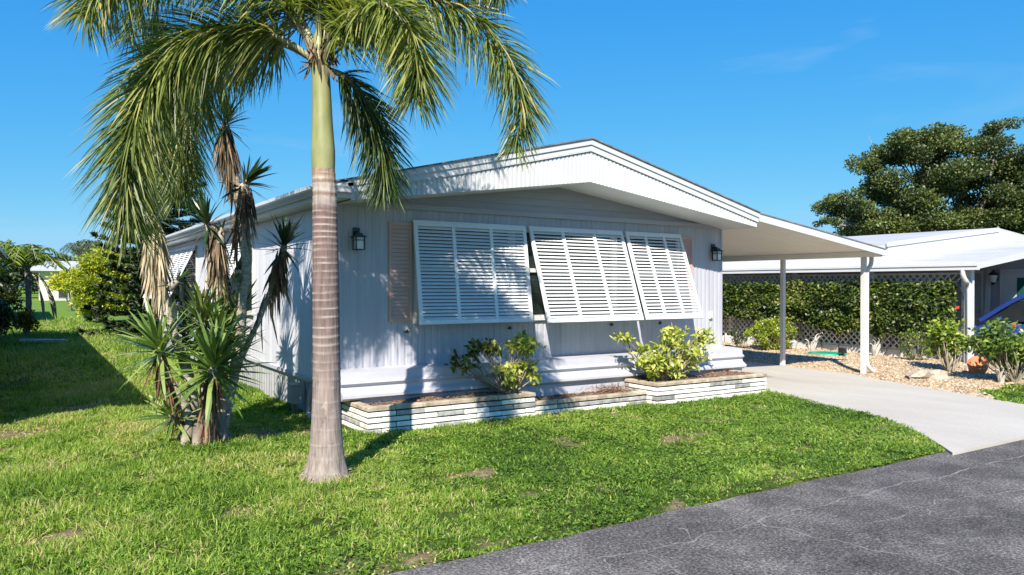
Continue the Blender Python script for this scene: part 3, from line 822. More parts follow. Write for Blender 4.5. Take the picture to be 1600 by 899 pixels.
def corr(mb, a, b, z0, z1, nor, period=0.1, depth=0.0058, seams=1.22, back=None):
    """Ribbed sheet standing from point a to point b (xy), between z0 and z1 (numbers or functions of distance)."""
    a, b, nor = Vector((*a, 0)), Vector((*b, 0)), Vector((*nor, 0))
    L = (b - a).length
    u = (b - a) / L
    pts, s = [], 0.0
    k = 0
    while s < L - 1e-6:
        pts.append((s, 0.0))
        pts.append((min(L, s + period * 0.55), 0.0))
        if s + period * 0.68 < L:
            d = depth * (1.9 if seams and abs((s / seams) - round(s / seams)) * seams < period * 0.5 and s > 0.2 else 1.0)
            pts.append((s + period * 0.68, -d))
            pts.append((s + period * 0.86, -d))
        s += period
        k += 1
    pts.append((L, 0.0))
    zf0 = z0 if callable(z0) else (lambda t: z0)
    zf1 = z1 if callable(z1) else (lambda t: z1)
    V = []
    for s, d in pts:
        p = a + u * s + nor * d
        V.append((p.x, p.y, zf0(s)))
        V.append((p.x, p.y, zf1(s)))
    F = [(2 * i, 2 * i + 2, 2 * i + 3, 2 * i + 1) for i in range(len(pts) - 1)]
    mb.add(V, F)
    return mb

WZ0, WZ1 = 1.31, 2.655                     # window band on the front
WX0, WX1 = 4.47, 9.50
ZW = 2.862
w = MB()
fr = (0, -1)
corr(w, (HX0, HY0), (WX0, HY0), 0.50, ZW, fr)
corr(w, (WX1, HY0), (HX1, HY0), 0.50, ZW, fr)
corr(w, (WX0, HY0), (WX1, HY0), 0.50, WZ0, fr)
corr(w, (WX0, HY0), (WX1, HY0), WZ1, ZW, fr)
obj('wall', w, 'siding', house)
# side wall towards the lawn with three window openings
SW = [(13.3, 14.95), (18.45, 20.45), (20.6, 22.6)]
w = MB()
y = HY0
for y0, y1 in SW + [(HY1, HY1)]:
    corr(w, (HX0, y0), (HX0, y), 0.52, 2.87, (-1, 0), period=0.41, depth=0.004)
    if y1 > y0:
        corr(w, (HX0, y1), (HX0, y0), 0.52, 1.30, (-1, 0), period=0.41, depth=0.004)
        corr(w, (HX0, y1), (HX0, y0), 2.66, 2.87, (-1, 0), period=0.41, depth=0.004)
    y = y1
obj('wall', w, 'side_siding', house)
w = MB()
corr(w, (HX1, HY0), (HX1, HY1), 0.02, 2.87, (1, 0), period=0.2, depth=0.006)
w.box(HX0, HX1, HY1 - 0.06, HY1, 0.0, 3.05)
w.box(HX0 + 0.02, HX1 - 0.02, HY0 + 0.03, HY1 - 0.07, 0.45, 0.5)
w.box(HX0 + 0.3, HX1 - 0.3, HY0 + 3.2, HY0 + 3.3, 0.5, 2.8)
obj('wall', w, 'siding', house)
# corner posts
for cx, cy in ((HX0 - 0.006, HY0 - 0.006), (HX1 - 0.044, HY0 - 0.012)):
    obj('corner_trim', MB().box(cx, cx + 0.05, cy, cy + 0.05, 0.51, 2.84), 'siding', house)
obj('corner_trim', MB().box(HX0 - 0.03, HX0 + 0.03, 17.3, 17.42, 0.55, 2.85), 'white', house)

# gable boards above the frieze
slope_s = (SOF_A - SOF_E) / (HX1 - HXM)
z = ZW + 0.045
zr = lambda x: SOF_A - slope_s * abs(x - HXM) + 0.02
while z < SOF_A - 0.01:
    z1 = min(z + 0.105, SOF_A)
    hw0 = min((SOF_A + 0.02 - z) / slope_s, (HX1 - HX0) / 2)
    hw1 = min((SOF_A + 0.02 - z1) / slope_s, (HX1 - HX0) / 2)
    b = MB()
    b.prism([(HXM - hw0, HY0 - 0.014, z), (HXM + hw0, HY0 - 0.014, z), (HXM + hw1, HY0 - 0.003, z1), (HXM - hw1, HY0 - 0.003, z1)], (0, 0.03, 0))
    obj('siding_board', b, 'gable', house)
    z = z1 + 0.001
b = MB().box(HX0, HX1, HY0 - 0.055, HY0 + 0.01, ZW - 0.025, ZW + 0.045)
obj('frieze_trim', b, 'gable', house)

# soffit under the gable overhang
th = 0.012
s_ = MB()
s_.prism([(HX0, FY + 0.03, SOF_E), (HXM, FY + 0.03, SOF_A), (HXM, FY + 0.03, SOF_A + th), (HX0, FY + 0.03, SOF_E + th)], (0, HY0 - FY - 0.03, 0))
s_.prism([(HXM, FY + 0.03, SOF_A), (HX1, FY + 0.03, SOF_E), (HX1, FY + 0.03, SOF_E + th), (HXM, FY + 0.03, SOF_A + th)], (0, HY0 - FY - 0.03, 0))
obj('soffit', s_, 'white', house)

# ribbed gable fascia (tapers from the ridge to the ends) and its two-step trim
TR = 0.155
f_ = MB()
for sx, a, bb in ((-1, HX0, HXM), (1, HXM, HX1)):
    zb = lambda t, a=a: SOF_A - slope_s * abs(a + t - HXM) - 0.004
    zt = lambda t, a=a: TOP_A - TR - (TOP_A - TOP_E) / 3.65 * abs(a + t - HXM) + 0.02
    corr(f_, (a, FY), (bb, FY), zb, zt, (0, -1), period=0.073, depth=0.011, seams=0)
obj('ribbed_fascia', f_, 'white', house)
b = MB()
for x in (HX0, HX1):
    b.box(min(x, x + (0.012 if x < 5 else -0.012)), max(x, x + (0.012 if x < 5 else -0.012)), FY + 0.001, HY0 - 0.02, SOF_E - 0.002, TOP_E + 0.0)
obj('fascia_return', b, 'white', house)
b = MB()
sl_t = (TOP_A - TOP_E) / 3.65
for s1, (ya, h0, h1, ext) in enumerate(((FY - 0.012, 0.155, 0.075, 0.03), (FY - 0.03, 0.08, 0.0, 0.045))):
    for sx in (-1, 1):
        xe = HXM + sx * (3.65 + ext)
        ze = TOP_A - sl_t * (3.65 + ext)
        b.prism([(HXM, ya, TOP_A - h0), (xe, ya, ze - h0), (xe, ya, ze - h1), (HXM, ya, TOP_A - h1)], (0, 0.05, 0))
for sx in (-1, 1):
    xe = HXM + sx * 3.66
    b.prism([(HXM, FY - 0.02, TOP_A - 0.175), (xe, FY - 0.02, TOP_A - sl_t * 3.66 - 0.165), (xe, FY - 0.02, TOP_A - sl_t * 3.66 - 0.158), (HXM, FY - 0.02, TOP_A - 0.158)], (0, 0.03, 0))
obj('fascia_trim', b, 'white', house)
# roof
r_ = MB()
XL_, XR_ = 2.96, 10.60
for x1 in (XL_, XR_):
    ze = TOP_A - sl_t * abs(x1 - HXM)
    r_.prism([(HXM, FY - 0.05, TOP_A + 0.002), (x1, FY - 0.05, ze + 0.002), (x1, FY - 0.05, ze + 0.02), (HXM, FY - 0.05, TOP_A + 0.022)], (0, HY1 + 0.3 - FY, 0))
obj('roof', r_, 'shingle', house)
# side eave: soffit, fascia board, gutter
b = MB().box(XL_, HX0 - 0.004, FY + 0.02, HY1 + 0.2, 2.845, 2.86)
b.box(XL_, XL_ + 0.015, FY + 0.02, HY1 + 0.2, 2.861, 2.97)
b.prism([(XL_, FY + 0.004, 2.845), (HX0 + 0.02, FY + 0.004, 2.845), (HX0 + 0.02, FY + 0.004, 3.055), (XL_, FY + 0.004, 2.985)], (0, 0.015, 0))
obj('eave_soffit', b, 'white', house)
g = MB()
gx = XL_ - 0.002
prof = [(gx, 2.89), (gx - 0.06, 2.89), (gx - 0.085, 2.94), (gx - 0.115, 2.955), (gx - 0.115, 3.0), (gx - 0.105, 3.0), (gx - 0.105, 2.962), (gx - 0.08, 2.95), (gx - 0.055, 2.90), (gx - 0.008, 2.90), (gx - 0.008, 2.99), (gx, 2.99)]
g.prism([(x, FY - 0.02, zz) for x, zz in prof], (0, HY1 + 0.2 - FY, 0))
g.box(gx - 0.114, gx - 0.001, FY - 0.026, FY - 0.021, 2.895, 2.995)
g.box(gx + 0.001, HX0 + 0.02, FY - 0.03, FY - 0.005, 2.91, 3.03)
obj('gutter', g, 'white', house)
# side skirt with its white band
s_ = MB()
corr(s_, (HX0 + 0.03, HY1), (HX0 + 0.03, HY0 + 0.02), -0.05, 0.50, (-1, 0), period=0.15, depth=0.01)
obj('skirt', s_, 'skirt', house)
obj('skirt_band', MB().box(HX0 - 0.02, HX0 + 0.03, HY0 + 0.02, HY1, 0.495, 0.545), 'ledge', house)
# moulded ledge along the front
prof = [(HY0, 0.715), (HY0 - 0.34, 0.70), (HY0 - 0.35, 0.60), (HY0 - 0.385, 0.575), (HY0 - 0.39, 0.56), (HY0 - 0.345, 0.52), (HY0 - 0.36, 0.47), (HY0 - 0.44, 0.42), (HY0 - 0.44, 0.385), (HY0 - 0.36, 0.33), (HY0 - 0.36, 0.0), (HY0, 0.0)]
up_prof = prof[:9] + [(HY0 - 0.36, 0.345), (HY0, 0.345)]
l_ = MB().prism([(3.30, yy, zz) for yy, zz in up_prof], (10.72 - 3.30, 0, 0))
l_.box(3.55, 10.70, HY0 - 0.358, HY0 - 0.001, 0.0, 0.344)
obj('moulded_ledge', l_, 'ledge', house)

def shutter(p0, u, width, v, nslat, stiles, name='shutter', tilt=40, half=0.0245):
    """p0 top corner, u along the hinge, v down the panel (vector with length)."""
    p0, u, v = Vector(p0), Vector(u), Vector(v)
    H = v.length
    v = v / H
    n = v.cross(u).normalized()
    if n.y > 0 and abs(u.x) > 0.5:
        n = -n
    if n.x > 0 and abs(u.y) > 0.5:
        n = -n
    P = lambda a, b, d=0.0: p0 + u * a + v * b + n * d
    fw_, ft = 0.055, 0.016
    fr_ = MB()
    for a in (fw_ / 2, width - fw_ / 2):
        fr_.obox(P(a, H / 2), u, v, n, fw_ / 2, H / 2, ft)
    fr_.obox(P(width / 2, fw_ / 2, 0.001), u, v, n, width / 2 - 0.001, fw_ / 2, ft)
    fr_.obox(P(width / 2, H - fw_ / 2, 0.001), u, v, n, width / 2 - 0.001, fw_ / 2, ft)
    xs = [fw_] + [width * (i + 1) / (stiles + 1) for i in range(stiles)] + [width - fw_]
    for xi in xs[1:-1]:
        fr_.obox(P(xi, H / 2), u, v, n, 0.025, H / 2 - fw_ + 0.004, ft - 0.002)
    o = obj(name, fr_, 'shutter', house)
    # hinge bar
    obj('hinge_bar', MB().obox(P(width / 2, -0.012, -0.004), u, v, n, width / 2, 0.012, 0.012), 'shutter', o)
    ang = math.radians(tilt)
    d = v * math.cos(ang) + n * math.sin(ang)
    e = u.cross(d)
    for bi in range(len(xs) - 1):
        a0 = xs[bi] + (0.025 if bi else 0.0)
        a1 = xs[bi + 1] - (0.025 if bi < len(xs) - 2 else 0.0)
        me = None
        for k in range(nslat):
            b0 = fw_ + (H - 2 * fw_) * (k + 0.5) / nslat
            c = P((a0 + a1) / 2, b0)
            if me is None:
                mb = MB().obox((0, 0, 0), u, d, e, (a1 - a0) / 2 - 0.001, half, 0.003)
                me = mb.mesh('slat', 'shutter')
            obj('slat', me, None, o, Matrix.Translation(c))
    return o

HZ = 2.672
sh_defs = [(4.425, 1.835, 9.19, 1.275, 27), (6.32, 1.835, 8.89, 1.268, 25), (8.215, 1.255, 8.88, 1.272, 25)]
for x0, wd, yb, zb, ns in sh_defs:
    shutter((x0, HY0 - 0.06, HZ), (1, 0, 0), wd, (0, yb - (HY0 - 0.06), zb - HZ), ns, 2)
for y0, wd, ns in ((13.28, 1.62, 22), (18.4, 2.05, 22), (20.55, 2.05, 22)):
    shutter((HX0 - 0.05, y0, 2.69), (0, 1, 0), wd, (-0.58, 0, -1.24), ns, 2, tilt=26, half=0.0265)

def window(a, b, z0, z1, axis, plane, out, rail=0.55, curtain=()):
    """Window between a and b along an axis, frame on the wall plane."""
    def bx(mb, a0, a1, d0, d1, zz0, zz1):
        lo, hi = sorted((plane + out * d0, plane + out * d1))
        if axis == 'x':
            mb.box(a0, a1, lo, hi, zz0, zz1)
        else:
            mb.box(lo, hi, a0, a1, zz0, zz1)
    fr_ = MB()
    t = 0.05
    bx(fr_, a, a + t, -0.05, 0.02, z0, z1); bx(fr_, b - t, b, -0.05, 0.02, z0, z1)
    bx(fr_, a + t, b - t, -0.048, 0.018, z0, z0 + t); bx(fr_, a + t, b - t, -0.048, 0.018, z1 - t, z1)
    zr_ = z0 + (z1 - z0) * rail
    bx(fr_, a + t, b - t, -0.046, 0.012, zr_ - 0.03, zr_ + 0.03)
    o = obj('window', fr_, 'white', house)
    sill = MB(); bx(sill, a - 0.02, b + 0.02, 0.0, 0.05, z0 - 0.03, z0 - 0.002)
    obj('sill', sill, 'white', o)
    for q0, q1 in ((z0 + t, zr_ - 0.03), (zr_ + 0.03, z1 - t)):
        pn = MB(); bx(pn, a + t, b - t, -0.036, -0.030, q0, q1)
        obj('pane', pn, 'glass', o)
    for c0, c1 in curtain:
        cu = MB()
        for i in range(int((c1 - c0) / 0.04)):
            bx(cu, c0 + i * 0.04, c0 + i * 0.04 + 0.036, -0.12 - 0.015 * (i % 2), -0.105 - 0.015 * (i % 2), z0 + 0.05, z1 - 0.02)
        obj('curtain', cu, 'curtain', o)
    return o
window(WX0, 6.05, WZ0, WZ1, 'x', HY0, -1, 0.54, [(5.2, 5.45)])
window(6.055, 8.03, WZ0, WZ1, 'x', HY0, -1, 0.54, [(6.1, 6.3), (7.0, 7.2), (7.7, 7.95)])
window(8.035, WX1, WZ0, WZ1, 'x', HY0, -1, 0.54, [(8.4, 8.6), (9.15, 9.45)])
for y0, y1 in SW:
    window(y0, y1, 1.305, 2.655, 'y', HX0, -1, 0.55)

def fixed_shutter(x0, x1, z0, z1):
    mb = MB()
    mb.box(x0, x0 + 0.035, HY0 - 0.03, HY0 - 0.001, z0, z1); mb.box(x1 - 0.035, x1, HY0 - 0.03, HY0 - 0.001, z0, z1)
    mb.box(x0 + 0.035, x1 - 0.035, HY0 - 0.028, HY0 - 0.002, z0, z0 + 0.04); mb.box(x0 + 0.035, x1 - 0.035, HY0 - 0.028, HY0 - 0.002, z1 - 0.04, z1)
    mb.box(x0 + 0.035, x1 - 0.035, HY0 - 0.006, HY0 - 0.003, z0 + 0.04, z1 - 0.04)
    o = obj('fixed_shutter', mb, 'pink', house, label='faded pink fixed shutter beside the window')
    n = 24
    h = (z1 - z0 - 0.08) / n
    me = MB().obox((0, 0, 0), (1, 0, 0), (0, 0.25, 0.968), (0, -0.968, 0.25), (x1 - x0) / 2 - 0.036, h * 0.49, 0.003).mesh('slat', 'pink')
    for k in range(n):
        obj('slat', me, None, o, Matrix.Translation(((x0 + x1) / 2, HY0 - 0.018, z0 + 0.04 + h * (k + 0.5))))
fixed_shutter(4.09, 4.42, WZ0, 2.656)
fixed_shutter(9.515, 9.80, WZ0, 2.656)
# small iron brackets below the shutters, outlet cover
for bx_ in (4.36, 6.02, 7.98, 9.05):
    b = MB()
    b.prism([(bx_ - .06, HY0 - .03, 1.15), (bx_ - .02, HY0 - .03, 1.16), (bx_ - .012, HY0 - .03, 1.13), (bx_ + .012, HY0 - .03, 1.13), (bx_ + .02, HY0 - .03, 1.16), (bx_ + .06, HY0 - .03, 1.15), (bx_ + .05, HY0 - .03, 1.175), (bx_ + .012, HY0 - .03, 1.18), (bx_ + .012, HY0 - .03, 1.21), (bx_ - .012, HY0 - .03, 1.21), (bx_ - .012, HY0 - .03, 1.18), (bx_ - .05, HY0 - .03, 1.175)], (0, .028, 0))
    b.v = [(bx_ + (x - bx_) * .6, y, 1.19 + (z - 1.19) * .6) for x, y, z in b.v]
    obj('bracket', b, 'black', house)
b = MB().box(10.235, 10.30, HY0 - 0.035, HY0 - 0.001, 1.22, 1.36).box(10.245, 10.29, HY0 - 0.05, HY0 - 0.036, 1.24, 1.33)
obj('outlet_cover', b, 'white', house)

def lantern(x, z, y, label, s=1.0):
    k = 0.74
    def sc(mb):
        mb.v = [(x + (a - x) * k, y + (b - y) * k, z + (c - z) * k) for a, b, c in mb.v]
        return mb
    t = thing('wall_lantern', label, 'lamp', (x, y, z), 'black wall lanterns')
    obj('backplate', sc(MB().box(x - 0.06 * s, x + 0.06 * s, y - 0.035, y - 0.002, z + 0.13, z + 0.30)), 'black', t)
    cy = y - 0.14
    a = MB().box(x - 0.018, x + 0.018, cy, y - 0.036, z + 0.20, z + 0.235).box(x - 0.05, x + 0.05, cy - 0.05, cy + 0.05, z + 0.175, z + 0.20)
    obj('arm', sc(a), 'black', t)
    rf = MB()
    for r, z0, z1 in ((0.115, 0.125, 0.14), (0.085, 0.14, 0.158), (0.06, 0.158, 0.175)):
        rf.box(x - r, x + r, cy - r, cy + r, z + z0 + 0.0005, z + z1)
    obj('lantern_roof', sc(rf), 'black', t)
    fr_ = MB()
    for sx in (-1, 1):
        for sy in (-1, 1):
            fr_.box(x + sx * 0.075 - 0.009, x + sx * 0.075 + 0.009, cy + sy * 0.075 - 0.009, cy + sy * 0.075 + 0.009, z - 0.09, z + 0.125)
    for zz in (-0.1, 0.065):
        for sg in (-1, 1):
            fr_.box(x - 0.084, x + 0.084, cy + sg * 0.078 - 0.007, cy + sg * 0.078 + 0.007, z + zz, z + zz + 0.014)
            fr_.box(x + sg * 0.078 - 0.0065, x + sg * 0.078 + 0.0065, cy - 0.07, cy + 0.07, z + zz + 0.0005, z + zz + 0.0135)
    obj('frame', sc(fr_), 'black', t)
    obj('glass', sc(MB().box(x - 0.068, x + 0.068, cy - 0.068, cy + 0.068, z - 0.085, z + 0.12)), 'frosted', t)
    return t
lantern(3.63, 2.335, HY0 - 0.002, 'black wall lantern between the palm trunk and the pink shutter')
lantern(10.33, 2.33, HY0 - 0.002, 'black wall lantern at the house corner next to the carport')

# meter stub and cleanout beside the house
t = thing('utility_box', 'small grey green utility box on a stub post against the house skirt', 'box', (3.14, 10.45, 0))
obj('box_body', MB().box(3.06, 3.2, 10.36, 10.56, 0.17, 0.42).box(3.05, 3.21, 10.35, 10.57, 0.42, 0.435), 'utility', t)
obj('post', MB().box(3.10, 3.16, 10.43, 10.49, -0.05, 0.169), 'bark', t)
t = thing('cleanout_pipe', 'short white capped pipe in the grass behind the palm trunk', 'pipe', (3.19, 9.95, 0))
obj('pipe', MB().tube([(3.19, 9.95, -0.05), (3.19, 9.95, 0.07)], 0.045, 10), 'white', t)
obj('cap', MB().tube([(3.19, 9.95, 0.071), (3.19, 9.95, 0.10)], 0.055, 10), 'white', t)

# ------------------------------------------------------------------ carport
cp = thing('carport', 'white flat roofed carport attached to the right side of the house', 'carport', (14.37, 9.12, 0))
CX0, CX1, CY0, CY1 = 10.605, 14.70, 8.74, 21.0
cz = lambda x: 3.07 - (x - CX0) * (3.07 - 2.517) / (CX1 - CX0)
b = MB()
b.prism([(CX0, CY0 + 0.02, cz(CX0)), (CX1 - 0.12, CY0 + 0.02, cz(CX1 - 0.12)), (CX1 - 0.12, CY0 + 0.02, cz(CX1 - 0.12) - 0.03), (CX0, CY0 + 0.02, cz(CX0) - 0.03)], (0, CY1 - CY0, 0))
obj('roof', b, 'nroof', cp)
# pans on the ceiling: shallow ribs along the slope
b = MB()
y = CY0 + 0.05
while y < CY1 - 0.4:
    b.prism([(CX0 + 0.01, y, cz(CX0) - 0.031), (14.32, y, cz(14.32) - 0.031), (14.32, y, cz(14.32) - 0.045), (CX0 + 0.01, y, cz(CX0) - 0.045)], (0, 0.295, 0))
    y += 0.30
obj('ceiling_pan', b, 'ceiling', cp)
b = MB().prism([(CX0, CY0 - 0.01, cz(CX0)), (CX1, CY0 - 0.01, cz(CX1)), (CX1 - 0.03, CY0 - 0.01, cz(CX1) - 0.075), (14.5, CY0 - 0.01, cz(14.5) - 0.12), (CX0, CY0 - 0.01, cz(CX0) - 0.125)], (0, 0.029, 0))
obj('fascia', b, 'white', cp)
b = MB().prism([(CX0, CY0 - 0.02, cz(CX0) + 0.002), (CX1 - 0.2, CY0 - 0.02, cz(CX1 - 0.2) + 0.002), (CX1 - 0.2, CY0 - 0.02, cz(CX1 - 0.2) + 0.024), (CX0, CY0 - 0.02, cz(CX0) + 0.024)], (0, 1.2, 0))
obj('roof_edge', b, 'shingle', cp)
obj('beam', MB().box(14.325, 14.43, CY0 + 0.03, CY1, 2.405, 2.52), 'ceiling', cp)
g = MB()
prof = [(14.575, 2.545), (14.575, 2.43), (14.65, 2.43), (14.67, 2.47), (14.70, 2.485), (14.70, 2.53), (14.69, 2.53), (14.69, 2.492), (14.662, 2.477), (14.645, 2.44), (14.585, 2.44), (14.585, 2.545)]
g.prism([(x, CY0 + 0.021, zz) for x, zz in prof], (0, CY1 - CY0, 0))
obj('gutter', g, 'white', cp)
for py in (9.12, 11.08, 13.6, 16.2, 18.8):
    wd = 0.042
    o = obj('post', MB().box(14.375 - wd, 14.375 + wd, py - wd, py + wd, -0.02, 2.404), 'white', cp)
    obj('foot_plate', MB().box(14.375 - 0.07, 14.375 + 0.07, py - 0.07, py + 0.07, 0.0125, 0.022), 'alloy', o)
d = MB().tube([(14.61, 9.1, 2.43), (14.61, 9.1, 2.33), (14.59, 9.1, 2.26), (14.52, 9.1, 2.19), (14.465, 9.1, 2.13), (14.455, 9.1, 2.06), (14.455, 9.1, 0.32), (14.47, 9.09, 0.2), (14.56, 9.06, 0.1), (14.62, 9.05, 0.07)], 0.042, 8)
obj('downspout', d, 'white', cp)

# ------------------------------------------------------------------ brick planters
def planter(name, label, x0, x1, yf, yb, ztop, nc, left_side=True, right_side=True, side_back=None, seed=1):
    rg = random.Random(seed)
    t = thing(name, label, 'planter', (x0, yf, 0), 'roman brick planters along the front')
    sb = side_back or yb
    hb, j = 0.055, 0.0145
    ztop_c = ztop - 0.055
    meshes = {}
    def bmesh_(lx, ly, lz):
        key = (round(lx, 2), round(ly, 2), round(lz, 3))
        if key not in meshes:
            e = 0.006
            mb = MB()
            a, b_, c = key[0] / 2, key[1] / 2, lz / 2
            V = []
            for (zz, ins) in ((-c, e), (-c + e, 0), (c - e, 0), (c, e)):
                V += [(-a + ins, -b_ + ins, zz), (a - ins, -b_ + ins, zz), (a - ins, b_ - ins, zz), (-a + ins, b_ - ins, zz)]
            F = [(0, 3, 2, 1), (12, 13, 14, 15)]
            for r in range(3):
                for q in range(4):
                    F.append((r * 4 + q, r * 4 + (q + 1) % 4, r * 4 + 4 + (q + 1) % 4, r * 4 + 4 + q))
            mb.add(V, F)
            meshes[key] = mb
        return meshes[key]
    cache = {}
    def brick(cx, cy, cz_, lx, ly, lz, mat):
        mb = bmesh_(lx, ly, lz)
        k = (id(mb), mat)
        if k not in cache:
            cache[k] = mb.mesh('brick', mat)
        m_ = Matrix.Translation((cx + rg.uniform(-.002, .002), cy + rg.uniform(-.009, .006), cz_ + rg.uniform(-.002, .002))) @ Matrix.Rotation(rg.uniform(-.008, .008), 4, 'Z')
        obj('brick', cache[k], None, t, m_)
    bt = 0.10
    # cores behind the bricks (recessed dark joints)
    core = MB()
    core.box(x0 + 0.016, x1 - 0.016, yf + 0.014, yf + bt - 0.002, -0.1, ztop_c - 0.006)
    if left_side:
        core.box(x0 + 0.017, x0 + bt - 0.002, yf + bt - 0.001, sb - 0.001, -0.1, ztop_c - 0.007)
    if right_side:
        core.box(x1 - bt + 0.002, x1 - 0.017, yf + bt - 0.001, yb - 0.001, -0.1, ztop_c - 0.007)
    obj('mortar', core, 'mortar', t)
    for c in range(nc):
        zc = ztop_c - (c + 0.5) * (hb + j) - j * 0.5
        off = (c % 2) * 0.19 + rg.uniform(-0.03, 0.03)
        x = x0 - (0.19 if c % 2 else 0.0)
        cuts = [x0]
        xx = x0 + (0.19 if c % 2 else 0.38)
        while xx < x1 - 0.1:
            cuts.append(xx)
            xx += 0.38
        cuts.append(x1)
        for a, b_ in zip(cuts[:-1], cuts[1:]):
            L = b_ - a - j
            mt = 'brick_grey' if rg.random() < 0.16 else 'brick'
            brick((a + b_) / 2, yf + bt / 2 - (0.012 if False else 0), zc, round(L, 2), bt, hb, mt)
        for do, xs_ in ((left_side, x0 + bt / 2), (right_side, x1 - bt / 2)):
            if not do:
                continue
            ye = sb if xs_ < (x0 + x1) / 2 else yb
            yy = yf + bt + j
            first = 0.28 if c % 2 else 0.12
            while yy < ye - 0.06:
                L = min(first, ye - yy - j)
                first = 0.38
                if L > 0.04:
                    brick(xs_, yy + L / 2, zc, bt, round(L, 2), hb, 'brick_grey' if rg.random() < 0.2 else 'brick')
                yy += L + j
    # cap course
    xx = x0
    while xx < x1 - 0.05:
        L = min(0.37, x1 - xx)
        brick(xx + L / 2, yf + 0.055, ztop - 0.027, round(L - 0.006, 2), 0.125, 0.05, 'brick_tan')
        xx += L
    for do, xs_ in ((left_side, x0 + 0.055), (right_side, x1 - 0.055)):
        if do:
            ye = sb if xs_ < (x0 + x1) / 2 else yb
            yy = yf + 0.122
            while yy < ye - 0.05:
                L = min(0.37, ye - yy)
                brick(xs_, yy + L / 2, ztop - 0.0275, 0.125, round(L - 0.006, 2), 0.05, 'brick_tan')
                yy += L
    # soil with a rough surface
    xs = np.linspace(x0 + 0.09, x1 - 0.09, max(6, int((x1 - x0) / 0.06)))
    ys_ = np.linspace(yf + 0.09, yb + 0.0, 12)
    X, Y = np.meshgrid(xs, ys_)
    Z = ztop - 0.045 + 0.035 * (vnoise(X, Y, 7) - 0.5) + 0.04 * vnoise(X, Y, 2.5)
    nx = len(xs)
    i = (np.arange(11)[:, None] * nx + np.arange(nx - 1)[None, :]).ravel()
    o = obj('soil', arr_mesh('soil', np.stack([X, Y, Z], -1).reshape(-1, 3), [np.stack([i, i + 1, i + nx + 1, i + nx], 1)], 'soil', smooth=True), parent=t)
    # litter of dry leaves on the soil
    n = int(170 * (x1 - x0))
    P = np.stack([rng.uniform(x0 + 0.1, x1 - 0.1, n), rng.uniform(yf + 0.1, yb - 0.02, n), np.full(n, ztop - 0.0)], -1)
    P[:, 2] += 0.035 * (vnoise(P[:, 0], P[:, 1], 7) - 0.5) + 0.04 * vnoise(P[:, 0], P[:, 1], 2.5) - 0.035
    D = rand_dirs(n) * np.array([1, 1, 0.25])
    leaves('leaf_litter', 'dead_red', t, P, D, rng.uniform(.03, .07, n), rng.uniform(.012, .025, n), kind='diamond')
    return t
planter('brick_planter', 'tall white brick planter behind the palm trunk, leftmost section', 3.43, 5.875, 8.56, HY0 - 0.37, 0.335, 4, True, True, HY0 - 0.02, seed=3)
low_planter = planter('brick_planter', 'low sunken white brick planter between the two taller sections', 5.885, 7.93, 8.58, HY0 - 0.37, 0.205, 3, False, False, seed=5)
planter('brick_planter', 'projecting white brick planter section ending at the driveway', 7.94, 10.43, 8.36, HY0 - 0.37, 0.345, 5, True, True, seed=8)

